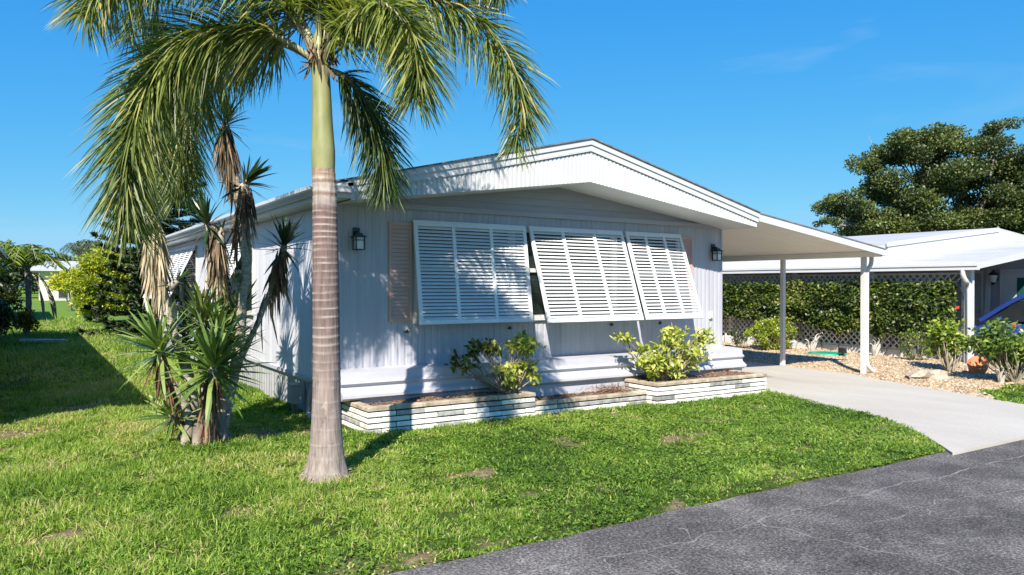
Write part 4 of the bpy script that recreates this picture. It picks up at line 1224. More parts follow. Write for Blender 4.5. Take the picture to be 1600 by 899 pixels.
# ------------------------------------------------------------------ foxtail palm
def build_palm():
    t = thing('foxtail_palm', 'tall foxtail palm with a ringed grey trunk and green crownshaft before the house', 'palm tree', (2.32, 6.77, 0))
    prof = [(-0.06, .235), (0.0, .215), (0.06, .20), (0.15, .178), (0.3, .155), (0.5, .14), (0.8, .128), (1.2, .124), (1.7, .122), (2.1, .118), (2.45, .113), (2.7, .108), (2.86, .105)]
    zs = np.arange(-0.06, 2.87, 0.0125)
    rr = np.interp(zs, [p[0] for p in prof], [p[1] for p in prof])
    cx = np.interp(zs, [0, 0.9, 1.78, 2.66, 2.87], [2.32, 2.32, 2.31, 2.30, 2.29])
    cy = np.interp(zs, [0, 2.66, 2.87], [6.77, 6.78, 6.79])
    ring = np.zeros_like(zs)
    z = 0.10
    rz = []
    while z < 2.85:
        rz.append(z)
        z += (0.135 if z < 0.8 else 0.085 if z < 1.6 else 0.062) * random.uniform(0.85, 1.15)
    k = 40
    V, R = [], []
    th = np.arange(k) * 2 * np.pi / k
    for i, zz in enumerate(zs):
        tilt = 0.006 * np.sin(th + zz * 3)
        dmin = np.min(np.abs(zz + tilt[:, None] - np.array(rz)[None, :]), axis=1)
        rg_ = np.clip(1.25 - dmin / 0.0085, 0, 1)
        amp = 0.45 if zz < 0.9 else 1.0
        rad = rr[i] * (1 + 0.012 * np.sin(3 * th + zz) + 0.008 * np.sin(7 * th - zz * 2)) + 0.0035 * rg_ * amp - 0.0016
        if zz < 0.25:
            rad = rad + 0.018 * np.sin(9 * th + 1.3) * np.clip((0.25 - zz) / 0.25, 0, 1)
        V.append(np.stack([cx[i] + rad * np.cos(th), cy[i] + rad * np.sin(th), np.full(k, zz)], -1))
        R.append(rg_ * amp)
    V = np.concatenate(V); R = np.concatenate(R)
    n = len(zs)
    i = np.arange(n - 1)[:, None] * k; j = np.arange(k)[None, :]
    F = np.stack([i + j, i + (j + 1) % k, i + k + (j + 1) % k, i + k + j], -1).reshape(-1, 4)
    obj('trunk', arr_mesh('trunk', V, [F], 'palm_trunk', {'ring': R}, smooth=True), parent=t)
    # frayed root fibres at the base
    m = 260
    a = rng.uniform(0, 6.28, m)
    P = np.stack([2.32 + .2 * np.cos(a), 6.77 + .2 * np.sin(a), rng.uniform(0.0, 0.12, m)], -1)
    D = np.stack([np.cos(a), np.sin(a), rng.uniform(-1.2, .4, m)], -1)
    leaves('root_fibre', 'dead_pale', t, P, D, rng.uniform(.03, .08, m), .006, kind='diamond')
    cs = [(2.29, 6.79, 2.865), (2.29, 6.79, 2.95), (2.288, 6.79, 3.05), (2.283, 6.795, 3.25), (2.278, 6.80, 3.5), (2.27, 6.80, 3.7), (2.26, 6.81, 3.87), (2.255, 6.81, 4.0), (2.25, 6.81, 4.15)]
    obj('crown_shaft', MB().tube(spline(cs, 30), np.interp(np.linspace(0, 1, 30), [0, .05, .14, .3, .5, .65, .78, .9, 1], [.104, .106, .107, .095, .086, .081, .08, .06, .03]), 24), 'crownshaft', t)
    # torn dry sheath at the top of the crownshaft
    m = 90
    a = rng.uniform(0, 6.28, m)
    P = np.stack([2.262 + .082 * np.cos(a), 6.81 + .082 * np.sin(a), rng.uniform(3.78, 4.05, m)], -1)
    D = np.stack([np.cos(a) * .25, np.sin(a) * .25, rng.uniform(-1.1, .9, m)], -1)
    leaves('sheath_fibre', 'dead_brown', t, P, D, rng.uniform(.06, .2, m), .03, kind='lance')
    FR = [
        ('g', [(2.22, 6.84, 3.87), (1.95, 6.95, 4.05), (1.58, 7.07, 4.12), (1.19, 7.14, 3.96), (0.89, 7.16, 3.56), (0.74, 7.13, 3.07), (0.69, 7.16, 2.59), (0.74, 7.19, 2.30)], .62, 0.12),
        ('g', [(2.22, 6.84, 3.87), (2.04, 7.07, 4.03), (1.83, 7.38, 4.14), (1.57, 7.79, 4.09), (1.39, 8.14, 3.77), (1.32, 8.31, 3.27), (1.33, 8.4, 2.75)], .58, 0.14),
        ('g', [(2.24, 6.83, 3.95), (1.95, 6.95, 4.35), (1.49, 6.9, 4.62), (0.93, 6.85, 4.60), (0.55, 6.85, 4.3), (0.38, 6.9, 3.95)], .58, 0.1),
        ('d', [(2.24, 6.83, 3.95), (2.08, 7.1, 4.48), (1.86, 7.49, 4.93), (1.43, 8.0, 5.07), (1.03, 8.5, 4.83), (0.87, 8.71, 4.34)], .5, 0.1),
        ('g', [(2.27, 6.75, 3.88), (2.37, 6.44, 4.1), (2.49, 6.01, 4.19), (2.62, 5.69, 3.93), (2.66, 5.56, 3.58), (2.64, 5.58, 3.32)], .52, 0.1),
        ('g', [(2.29, 6.79, 3.91), (2.54, 6.57, 4.2), (2.98, 6.29, 4.44), (3.4, 6.02, 4.26), (3.7, 5.83, 3.88), (3.82, 5.8, 3.43), (3.80, 5.87, 3.1)], .50, 0.1),
        ('d', [(2.34, 6.82, 3.8), (2.54, 6.81, 3.73), (2.78, 6.89, 3.48), (2.93, 6.92, 3.09), (2.99, 6.99, 2.75)], .47, 0.08),
        ('g', [(2.28, 6.8, 3.98), (2.64, 6.51, 4.64), (3.13, 6.2, 4.88), (3.52, 5.94, 4.7), (3.66, 5.84, 4.5)], .48, 0.1),
        ('d', [(2.27, 6.8, 4.01), (2.58, 7.02, 4.93), (3.15, 7.26, 5.61), (3.88, 7.38, 5.78), (4.51, 7.46, 5.38)], .48, 0.1),
        ('g', [(2.25, 6.80, 4.0), (2.26, 6.70, 4.6), (2.40, 6.40, 5.1), (2.65, 5.9, 5.3), (2.9, 5.5, 5.1)], .45, 0.1),
        ('d', [(2.27, 6.8, 4.0), (2.5, 6.78, 4.7), (3.0, 6.75, 5.2), (3.6, 6.7, 5.1), (4.0, 6.65, 4.75)], .48, 0.1),
        ('d', [(2.26, 6.82, 4.0), (2.35, 7.0, 4.7), (2.6, 7.5, 5.1), (2.9, 8.1, 4.95), (3.1, 8.45, 4.65)], .46, 0.1),
        ('g', [(2.26, 6.8, 4.05), (2.4, 6.9, 4.9), (2.8, 7.0, 5.5), (3.3, 7.0, 5.7), (3.8, 6.95, 5.55)], .46, 0.1),
        ('g', [(2.25, 6.81, 4.1), (2.24, 6.82, 4.8), (2.3, 6.8, 5.5), (2.5, 6.75, 6.0)], .40, 0.15),
    ]
    for fi, (tone, pts, ll, start) in enumerate(FR):
        m = 60
        C = spline(pts, m)
        rad = np.linspace(0.03, 0.006, m)
        fo = obj('frond', MB().tube([tuple(c) for c in C], list(rad), 8), 'petiole', t)
        nl = 1300 if fi < 2 else 900 if tone == 'g' else 640
        s = start + (1 - start) * np.sqrt(rng.random(nl) * 0.98 + 0.02) * 1.0
        s = np.clip(start + (1 - start) * rng.random(nl), 0, 0.999)
        f = s * (m - 1); i = np.floor(f).astype(int); fr_ = (f - i)[:, None]
        P = C[i] * (1 - fr_) + C[np.minimum(i + 1, m - 1)] * fr_
        T = unit(C[np.minimum(i + 1, m - 1)] - C[np.maximum(i - 1, 0)])
        A = unit(np.cross(T, np.array([0.02, 0.01, 1.0])))
        B = np.cross(A, T)
        phi = rng.uniform(0, 2 * np.pi, nl)
        # whorled all round the stalk but thinner straight up
        rad_dir = A * np.cos(phi)[:, None] + B * np.sin(phi)[:, None]
        fwd = rng.uniform(0.35, 0.9, nl)[:, None]
        D = unit(rad_dir + T * fwd + np.array([0, 0, -0.30]))
        Ls = ll * (0.72 + 0.4 * rng.random(nl)) * np.interp(s, [0, .12, .35, .8, 1.0], [.45, .85, 1.0, .85, .5])
        W = 0.0165 * (0.7 + 0.6 * rng.random(nl)) * np.interp(s, [0, .2, 1], [.8, 1, .8])
        rnd = np.clip(rng.normal(0.52, 0.22, nl), 0, 0.96)
        rnd[rng.random(nl) < 0.04] = 1.0
        leaves('leaflet', 'frond' if tone == 'g' else 'frond_shaded', fo, P, D, Ls, W, kind='long', droop=0.34, rnd=rnd, fold=0.25)
build_palm()

# ------------------------------------------------------------------ yucca clump
def build_yucca():
    t = thing('yucca', 'clump of leaning yucca trunks with spiky rosettes and dead leaf skirts beside the house', 'yucca', (1.66, 9.27, 0))
    TR_ = [
        ([(1.63, 9.29, -0.05), (1.58, 9.2, 0.6), (1.49, 9.26, 0.97), (1.36, 9.34, 1.4), (1.27, 9.4, 1.91), (1.24, 9.42, 2.2), (1.21, 9.44, 2.6)], .065, .045),
        ([(1.77, 9.31, -0.05), (2.01, 9.28, 0.64), (2.11, 9.27, 1.09), (2.15, 9.31, 1.62), (2.2, 9.28, 2.07), (2.14, 9.32, 2.68), (2.05, 9.38, 3.21), (1.98, 9.42, 3.7)], .075, .05),
        ([(1.9, 9.23, -0.05), (2.14, 9.44, 0.8), (2.4, 9.51, 1.37), (2.58, 9.51, 1.85), (2.68, 9.45, 2.28)], .045, .028),
        ([(1.58, 9.2, -0.05), (1.5, 9.13, 0.4), (1.32, 9.13, 0.77), (1.24, 9.18, 1.07)], .06, .04),
        ([(1.67, 9.02, -0.05), (1.7, 8.83, 0.43), (1.72, 8.75, 0.87)], .09, .05),
        ([(1.84, 9.27, -0.05), (1.99, 9.53, 0.92), (1.98, 9.66, 1.92), (1.92, 9.7, 2.55)], .055, .04),
        ([(1.70, 9.2, 0.0), (1.72, 9.3, 0.7), (1.71, 9.36, 1.4)], .05, .035),
        ([(2.14, 9.32, 2.6), (2.18, 9.3, 2.85), (2.2, 9.29, 3.03)], .045, .035),
        ([(1.80, 9.3, 0.0), (1.95, 9.4, 0.6), (2.0, 9.4, 1.1)], .045, .035),
    ]
    for pts, r0, r1 in TR_:
        C = spline(pts, 40)
        z = np.linspace(0, 1, 40)
        rad = r0 + (r1 - r0) * z ** 0.7 + 0.004 * np.sin(z * 110) + 0.003 * rng.normal(size=40)
        obj('trunk', MB().tube([tuple(c) for c in C], list(rad), 10), 'yucca_bark', t)
    # swollen woody base
    b = MB()
    for q in range(9):
        a = q * 0.7
        b.tube(spline([(1.70 + .12 * math.cos(a), 9.15 + .12 * math.sin(a), 0.32), (1.70 + .2 * math.cos(a), 9.13 + .2 * math.sin(a), 0.12), (1.70 + .32 * math.cos(a), 9.12 + .32 * math.sin(a), -0.06)], 8), [.07, .07, .07, .065, .06, .055, .05, .04], 8)
    obj('root_flare', b, 'bark', t)
    # rosettes: centre, leaf length, count, colour, individual leaves?, axis tilt, skirt (length, count, colour)
    RO = [
        ((1.72, 8.75, 0.90), .66, 88, 'yucca', True, (0, -.25, 1), (.4, 150, 'dead_red')),
        ((1.24, 9.18, 1.09), .62, 74, 'yucca', True, (-.35, -.1, 1), (.5, 90, 'dead_red')),
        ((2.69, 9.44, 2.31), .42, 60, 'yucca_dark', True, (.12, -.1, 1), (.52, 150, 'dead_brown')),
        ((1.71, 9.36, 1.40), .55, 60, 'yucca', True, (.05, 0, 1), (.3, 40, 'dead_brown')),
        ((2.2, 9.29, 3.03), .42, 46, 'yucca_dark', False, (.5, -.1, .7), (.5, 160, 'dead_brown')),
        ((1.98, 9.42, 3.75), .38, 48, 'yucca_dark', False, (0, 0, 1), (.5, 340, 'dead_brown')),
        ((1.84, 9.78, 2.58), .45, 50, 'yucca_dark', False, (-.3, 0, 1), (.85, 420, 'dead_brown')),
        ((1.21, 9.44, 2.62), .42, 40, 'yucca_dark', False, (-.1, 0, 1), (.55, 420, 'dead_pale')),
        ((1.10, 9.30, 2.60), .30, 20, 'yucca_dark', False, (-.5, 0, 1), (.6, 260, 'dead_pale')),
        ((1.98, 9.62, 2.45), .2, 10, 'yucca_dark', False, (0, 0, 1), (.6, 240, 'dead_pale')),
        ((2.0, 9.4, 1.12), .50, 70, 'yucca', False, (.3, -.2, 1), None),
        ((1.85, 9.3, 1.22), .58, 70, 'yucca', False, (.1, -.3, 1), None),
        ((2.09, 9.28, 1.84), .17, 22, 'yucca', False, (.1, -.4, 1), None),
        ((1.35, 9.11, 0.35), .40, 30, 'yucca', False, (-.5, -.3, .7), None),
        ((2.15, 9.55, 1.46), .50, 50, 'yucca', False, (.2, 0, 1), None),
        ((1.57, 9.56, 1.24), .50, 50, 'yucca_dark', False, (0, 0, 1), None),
        ((1.45, 9.35, 1.85), .22, 26, 'yucca_dark', False, (.6, 0, .6), (.3, 60, 'dead_brown')),
    ]
    shared = {}
    for c, L, n, mt, single, ax, skirt in RO:
        c = np.array(c); ax = unit(np.array(ax, float))
        a = unit(np.cross(ax, [0.3, 1, 0.05])); bb = np.cross(ax, a)
        g = np.arange(n)
        phi = g * 2.39996 + rng.uniform(-.2, .2, n)
        elev = np.radians(np.interp(g / n, [0, .3, .7, 1], [82, 52, 10, -38]) + rng.uniform(-9, 9, n))
        D = (a[None] * np.cos(phi)[:, None] + bb[None] * np.sin(phi)[:, None]) * np.cos(elev)[:, None] + ax[None] * np.sin(elev)[:, None]
        P = c[None] + D * 0.025 - ax[None] * (0.10 * (g / n))[:, None]
        Ls = L * rng.uniform(.82, 1.08, n) * np.interp(g / n, [0, .15, 1], [.7, 1, .95])
        core = obj('rosette', MB().tube([tuple(c - ax * .14), tuple(c - ax * .02), tuple(c + ax * .05)], [.045, .04, .01], 8), 'yucca_bark', t)
        W = 0.046 * (L / .6) ** .5
        if single:
            key = mt
            if key not in shared:
                shared[key] = []
                for q in range(5):
                    V, F, R = leaf_arrays([(0, 0, 0)], [(1, 0, 0)], [1.0], [0.078], kind='long', droop=0.04 + 0.05 * q, rnd=np.array([0.12 + 0.2 * q]), up=np.array([[0, 0, 1.0]]), fold=0.3)
                    shared[key].append(arr_mesh('leaf', V, F, mt, {'rnd': R}))
            for q in range(n):
                d = Vector(D[q]).normalized()
                sd = d.cross(Vector(ax) + Vector(rng.normal(size=3) * .1)).normalized()
                up = sd.cross(d)
                m3 = Matrix(((d.x, sd.x, up.x), (d.y, sd.y, up.y), (d.z, sd.z, up.z))).to_4x4()
                m3 = Matrix.Translation(P[q]) @ m3 @ Matrix.Diagonal((Ls[q], W / .078, Ls[q], 1))
                if up.z < 0:
                    m3 = m3 @ Matrix.Rotation(math.pi, 4, 'X')
                obj('leaf', shared[key][int(rng.integers(5))], None, core, m3)
        else:
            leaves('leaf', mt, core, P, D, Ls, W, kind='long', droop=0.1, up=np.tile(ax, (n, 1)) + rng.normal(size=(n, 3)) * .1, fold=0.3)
        if skirt:
            sl_, sn, sm = skirt
            ph = rng.uniform(0, 6.28, sn)
            off = np.abs(rng.normal(0, 0.55, sn)) * sl_
            P = c[None] - np.array([0, 0, 1.0]) * (0.06 + off)[:, None]
            # follow the trunk under it
            Tc = min(TR_, key=lambda q: np.linalg.norm(np.array(q[0][-1]) - c))
            C = spline(Tc[0], 40)
            zi = np.argmin(np.abs(C[None, :, 2] - P[:, None, 2]), axis=1)
            P[:, :2] = C[zi][:, :2]
            P = P + np.stack([np.cos(ph), np.sin(ph), np.zeros(sn)], -1) * 0.05
            D = np.stack([np.cos(ph) * .15, np.sin(ph) * .15, -np.ones(sn)], -1) + rng.normal(size=(sn, 3)) * .13
            leaves('dead_skirt', sm, core, P, D, np.minimum(.46, sl_) * rng.uniform(.35, 1.0, sn), rng.uniform(.012, .034, sn), kind='lance', droop=.2)
build_yucca()

# ------------------------------------------------------------------ clumpy shrub builder
def shrub(name, label, cat, base, tips, mat, n_leaf, L, W, spread=0.1, stem_r=0.012, stem_mat='stem', group=None, kind='lance', droop=.15, tone=(.5, .25), flat=False, mats=None):
    """Woody stems from the base to each tip; a whorl of leaves round each tip."""
    t = thing(name, label, cat, base, group)
    base = np.array(base, float)
    st = MB()
    for i, tp in enumerate(tips):
        tp = np.array(tp, float)
        mid = base * .45 + tp * .55 + rng.normal(size=3) * .06 * np.linalg.norm(tp - base)
        mid[2] = base[2] + (tp[2] - base[2]) * .42
        b0 = base + np.array([rng.uniform(-.05, .05), rng.uniform(-.05, .05), -0.06])
        st.tube([tuple(p) for p in spline([b0, mid, tp], 9)], list(np.linspace(stem_r, stem_r * .35, 9)), 6)
    obj('stem', st, stem_mat, t)
    by = {}
    for i, tp in enumerate(tips):
        m_ = mats[i] if mats else mat
        by.setdefault(m_, []).append(tp)
    for m_, tps in by.items():
        tps = np.array(tps, float)
        n = n_leaf * len(tps)
        c = np.repeat(tps, n_leaf, axis=0)
        D = rand_dirs(n) + np.array([0, 0, .25])
        D = unit(D)
        P = c + rng.normal(size=(n, 3)) * spread * np.array([1, 1, .6]) + D * L * .1
        ct = np.repeat(rng.normal(tone[0], tone[1] * .5, len(tps)), n_leaf)
        rnd = np.clip(ct + rng.normal(0, tone[1], n), 0, 1)
        leaves('leaf', m_, t, P, D, L * rng.uniform(.7, 1.2, n), W * rng.uniform(.8, 1.2, n), kind=kind, droop=droop, rnd=rnd, fold=.12)
    return t

# the two variegated shrubs in the planters
def clumps(c, r, n, flat=1.0):
    d = rand_dirs(n) * (rng.random((n, 1)) ** .4)
    return [tuple(np.array(c) + q * np.array(r)) for q in d]
tipsA = clumps((5.80, 8.78, .98), (.26, .2, .12), 16) + clumps((5.60, 8.72, .62), (.22, .16, .16), 13) + clumps((5.93, 8.75, .58), (.12, .14, .15), 7)
tipsB = clumps((5.22, 8.86, .93), (.30, .14, .10), 10) + clumps((4.92, 8.84, .78), (.14, .12, .12), 6)
shrub('variegated_shrub', 'sparse variegated shrub, half dark green half yellow, in the left planter', 'shrub', (5.62, 8.85, .33), tipsA + tipsB, None, 20, .098, .040, spread=.038, stem_r=.013,
      mats=['croton'] * len(tipsA) + ['croton_dark'] * len(tipsB), tone=(.70, .2), group='variegated planter shrubs')
tipsC = clumps((8.52, 8.68, .68), (.74, .28, .34), 66) + clumps((8.62, 8.74, 1.02), (.30, .2, .12), 12) + clumps((7.62, 8.75, 1.0), (.1, .1, .06), 4) + clumps((9.3, 8.72, .95), (.2, .12, .14), 8)
shrub('variegated_shrub', 'full rounded yellow and green variegated shrub in the right planter', 'shrub', (8.42, 8.78, .34), tipsC, 'croton', 19, .098, .040, spread=.042, stem_r=.013, tone=(.72, .2), group='variegated planter shrubs')
# dry pine straw tuft in the low planter
n = 420
P = np.stack([rng.normal(7.45, .2, n), rng.normal(8.85, .1, n), rng.uniform(.2, .27, n)], -1)
leaves('straw', 'dead_red', low_planter, P, rand_dirs(n) * np.array([1, 1, .5]) + np.array([0, 0, .25]), rng.uniform(.06, .14, n), .006, kind='diamond')

# ------------------------------------------------------------------ garden on the right
n_t = clumps((17.55, 13.9, .48), (.72, .6, .42), 70)
shrub('round_shrub', 'rounded lime green shrub on the gravel in front of the lattice', 'shrub', (17.55, 13.9, 0.05), n_t, 'shrub', 70, .075, .036, spread=.06, tone=(.68, .22), kind='diamond')
n_t = clumps((16.95, 14.55, .35), (.34, .3, .28), 20)
shrub('dark_shrub', 'small dark green shrub left of the lime green one', 'shrub', (16.95, 14.55, 0.05), n_t, 'croton_dark', 26, .07, .035, spread=.06, tone=(.35, .2), kind='diamond')
n_t = clumps((17.75, 9.95, .42), (.30, .3, .36), 26)
shrub('small_shrub', 'small green shrub in front of the white lattice base, left of the tall bushes', 'shrub', (17.75, 9.95, 0.03), n_t, 'hib', 22, .075, .035, spread=.06, tone=(.5, .25), kind='diamond')
def hibiscus(label, base, c, r, n, flowers, mat='hib'):
    tips = clumps(c, r, n)
    t = shrub('hibiscus_bush', label, 'bush', base, tips, mat, 34, .105, .055, spread=.085, stem_r=.016, stem_mat='stem', tone=(.5, .27), group='hibiscus bushes beside the driveway')
    for fx, fy, fz in flowers:
        P = np.tile(np.array([fx, fy, fz]), (9, 1))
        a = np.arange(9) * 2.39996
        D = np.stack([np.cos(a), np.sin(a) - .6, np.sin(a * 1.7) * .9], -1)
        leaves('flower', 'petal', t, P, D, rng.uniform(.045, .07, 9), .05, kind='lance', kind_tag=None)
hibiscus('thin yellowish hibiscus bush with bare twigs beside the white post', (16.2, 8.35, 0.03), (16.45, 8.55, .74), (.45, .4, .42), 36, [(16.62, 8.42, 1.36)], 'shrub')
hibiscus('leafy green hibiscus bush with a red flower in front of the blue car', (15.4, 6.75, 0.03), (15.4, 6.95, .74), (.62, .55, .42), 62, [(15.0, 6.62, 1.10)])

def driftwood(label, loc, sc, seed):
    rg = random.Random(seed)
    mb = MB()
    x, y, z = loc
    for i in range(9):
        a = rg.uniform(0, 6.28)
        l = sc * rg.uniform(.5, 1.0)
        p = [(x, y, z - .04), (x + .25 * l * math.cos(a), y + .2 * l * math.sin(a), z + .45 * l), (x + .45 * l * math.cos(a + .5), y + .35 * l * math.sin(a + .5), z + .85 * l), (x + .65 * l * math.cos(a + .2), y + .5 * l * math.sin(a + .2), z + l)]
        mb.tube([tuple(q) for q in spline(p, 8)], list(np.linspace(.045 * sc / .5, .008, 8)), 6)
    o = obj('driftwood', mb, 'drift')
    tag(o, label, 'driftwood', 'driftwood pieces along the lattice')
driftwood('branched grey driftwood standing right of the lime green shrub', (17.95, 12.9, 0.02), .52, 2)
driftwood('grey driftwood stump leaning on the white lattice base behind the carport post', (18.3, 11.3, 0.02), .55, 5)
driftwood('thin grey driftwood twigs under the leafy hibiscus bush', (15.2, 6.9, 0.02), .4, 9)
# rock slabs
def rock(label, c, r, seed, group='rocks on the gravel'):
    rg = np.random.default_rng(seed)
    k1, k2 = 14, 7
    V, F = [], []
    for i in range(k2 + 1):
        ph = math.pi * i / k2
        for j in range(k1):
            th_ = 2 * math.pi * j / k1
            q = 1 + .22 * rg.normal() * math.sin(ph)
            V.append((c[0] + r[0] * q * math.sin(ph) * math.cos(th_), c[1] + r[1] * q * math.sin(ph) * math.sin(th_), c[2] + r[2] * q * math.cos(ph)))
    for i in range(k2):
        for j in range(k1):
            F.append((i * k1 + j, (i + 1) * k1 + j, (i + 1) * k1 + (j + 1) % k1, i * k1 + (j + 1) % k1))
    tag(obj('rock', MB().add(V, F), 'rock'), label, 'rock', group)
rock('flat tan rock slab lying on the gravel near the driveway edge', (14.75, 8.0, .06), (.55, .28, .13), 3)
rock('pale rounded rock at the far left end of the gravel bed', (16.3, 15.4, .08), (.38, .25, .16), 6)
# orange clay pot lying broken under the hibiscus
mb = MB()
pr_ = [(0, .0), (.16, .02), (.24, .18), (.27, .34), (.29, .36), (.29, .40), (.25, .40), (.23, .34), (.2, .18), (.1, .06)]
k = 18
V = [(16.35 + .75 * r * math.cos(2 * math.pi * j / k), 7.85 + .75 * r * math.sin(2 * math.pi * j / k) * .95, .0 + .75 * z + .1 * math.cos(2 * math.pi * j / k)) for r, z in pr_ for j in range(k)]
mb.add(V, [(i * k + j, i * k + (j + 1) % k, (i + 1) * k + (j + 1) % k, (i + 1) * k + j) for i in range(len(pr_) - 1) for j in range(k)])
tag(obj('clay_pot', mb, 'terracotta'), 'tilted orange clay pot under the hibiscus bushes', 'pot')
# round green pond lid with a small black solar light
t = thing('pond_lid', 'round green plastic lid on the gravel near the lattice', 'lid', (17.55, 12.15, 0.05))
mb = MB().tube([(17.55, 12.15, 0.0), (17.55, 12.15, .06), (17.55, 12.15, .085)], [.44, .44, .36], 28)
obj('lid', mb, 'hose', t)
obj('rim', MB().tube([(17.55 + .45 * math.cos(a), 12.15 + .45 * math.sin(a), .055) for a in np.linspace(0, 6.2832, 29)], .03, 6, cap=False), 'hose', t)
def solar(label, x, y, z0, s):
    t = thing('solar_light', label, 'garden light', (x, y, z0), 'small black solar lights')
    obj('stake', MB().box(x - .02, x + .02, y - .02, y + .02, z0 - .03, z0 + .10 * s), 'black', t)
    obj('lamp_head', MB().prism([(x - .09 * s, y - .08 * s, z0 + .10 * s), (x + .09 * s, y - .08 * s, z0 + .10 * s), (x + .07 * s, y - .07 * s, z0 + .22 * s), (x - .07 * s, y - .07 * s, z0 + .25 * s)], (0, .16 * s, 0)), 'black', t)
solar('small black solar light standing at the green lid', 17.42, 11.62, 0.03, .9)
solar('small black solar light near the house corner at the back of the gravel', 15.7, 13.8, 0.03, .9)

# ------------------------------------------------------------------ lattice with ivy
LX = 18.62
LY0, LY1 = 9.25, 21.0
t = thing('lattice_fence', 'white diamond lattice on a low white curb behind the gravel', 'lattice', (LX, LY0, 0))
obj('curb', MB().box(LX - .06, LX + .10, LY0, LY1, -0.05, .21), 'white', t)
for py in np.arange(LY0 + .05, LY1, 2.35):
    obj('post', MB().box(LX + .03, LX + .12, py - .045, py + .045, .211, 2.26), 'lattice', t)
obj('rail', MB().box(LX - .025, LX + .026, LY0, LY1, .212, .25), 'lattice', t)
obj('rail', MB().box(LX - .025, LX + .026, LY0, LY1, 2.10, 2.14), 'lattice', t)
def lattice_slats(z0, z1, pitch=.118, w=.03, single=True):
    H = z1 - z0
    L = H * math.sqrt(2)
    mesh = {}
    joined = {1: MB(), -1: MB()}
    y = LY0 + .02
    while y < LY1 - H - .02:
        for sg in (1, -1):
            c = (LX - .005 - .008 * sg, y + H / 2, z0 + H / 2)
            d = Vector((0, sg, 1)).normalized()
            if single:
                if sg not in mesh:
                    mesh[sg] = MB().obox((0, 0, 0), d, d.cross(Vector((1, 0, 0))), (1, 0, 0), L / 2, w / 2, .004).mesh('slat', 'lattice')
                obj('slat', mesh[sg], None, t, Matrix.Translation(c))
            else:
                joined[sg].obox(c, d, d.cross(Vector((1, 0, 0))), (1, 0, 0), L / 2, w / 2, .004)
        y += pitch * math.sqrt(2)
    if not single:
        for sg in (1, -1):
            obj('slat', joined[sg], 'lattice', t, kind='stuff')
lattice_slats(.25, .85)
lattice_slats(1.70, 2.10, single=False)
h = thing('ivy_hedge', 'dense green ivy hedge climbing the long lattice under the neighbouring roof', 'hedge', (LX - .15, LY0, 0.5))
st = MB()
for q in range(26):
    y = LY0 + .2 + q * .44
    st.tube([tuple(p) for p in spline([(LX - .07, y, .05), (LX - .08, y + .2 * rng.normal(), .7), (LX - .1, y + .4 * rng.normal(), 1.3), (LX - .1, y + .5 * rng.normal(), 1.9)], 8)], .012, 5)
obj('stem', st, 'stem', h)
n = 24000
y = rng.uniform(LY0 + .02, LY1, n)
zt = 1.85 + .09 * vnoise(y, y * 0 + 2, .9) + .07 * vnoise(y, y * 0 + 5, 3.0)
zb = np.interp(y, [LY0, 10.8, 12.2, 13.5, 15, 21], [.55, .60, .64, .74, .86, .88]) + .16 * (vnoise(y, y * 0 + 9, 1.7) - .5)
fz = rng.random(n)
z = zb + (zt - zb) * fz
dep = .36 + .24 * vnoise(y, z * 3, 1.6) * np.sin(np.pi * np.clip(fz, .06, .94)) + .1 * vnoise(y, z, 5)
inn = rng.random(n)
x = LX - .03 - dep * (1 - .55 * inn ** 2)
hole = vnoise(y + 3.3, z * 1.2, 3.1) > np.interp(fz, [0, .08, .9, 1], [.55, .93, .95, .6])
k = ~hole
P = np.stack([x, y, z], -1)[k]
n = len(P)
D = unit(np.array([-.55, -.25, -.35]) + rng.normal(size=(n, 3)) * .75)
up = unit(np.array([-.6, -.3, .75]) + rng.normal(size=(n, 3)) * .5)
leaves('leaf', 'hedge', h, P, D, rng.uniform(.07, .13, n), rng.uniform(.05, .085, n), kind='diamond', up=up, rnd=np.clip(rng.normal(.42, .26, n), 0, 1))

# ------------------------------------------------------------------ neighbouring home on the right
nb = thing('neighbour_home', 'white roofed neighbouring home with an open carport behind the ivy hedge', 'house', (22.0, 9.0, 0))
# carport roof: eave at x=17.9
nx0, nz0, nsl = 18.12, 2.345, .137
nz = lambda x: nz0 + (x - nx0) * nsl
b = MB()
b.prism([(nx0, 8.74, nz(nx0)), (23.8, 8.74, nz(23.8)), (29.2, 8.74, nz(23.8) - .5), (29.2, 8.74, nz(23.8) - .54), (23.8, 8.74, nz(23.8) - .04), (nx0, 8.74, nz(nx0) - .04)], (0, 17, 0))
obj('carport_roof', b, 'nroof', nb)
b = MB()
x = nx0 + .3
while x < 23.6:
    b.prism([(x, 8.75, nz(x) + .001), (x + .05, 8.75, nz(x + .05) + .001), (x + .05, 8.75, nz(x + .05) + .018), (x, 8.75, nz(x) + .018)], (0, 16.9, 0))
    x += .62
obj('roof_seam', b, 'nroof', nb)
b = MB().prism([(nx0, 8.71, nz(nx0) + .0), (23.8, 8.71, nz(23.8)), (23.8, 8.71, nz(23.8) - .17), (nx0, 8.71, nz(nx0) - .13)], (0, .029, 0))
obj('fascia', b, 'white', nb)
b = MB().box(nx0 - .10, nx0 - .001, 8.68, 25.6, 2.19, 2.315).box(nx0 - .125, nx0 - .1005, 8.68, 25.6, 2.28, 2.325).box(nx0 + .0, nx0 + .05, 8.743, 25.6, 2.19, 2.29)
obj('gutter', b, 'white', nb)
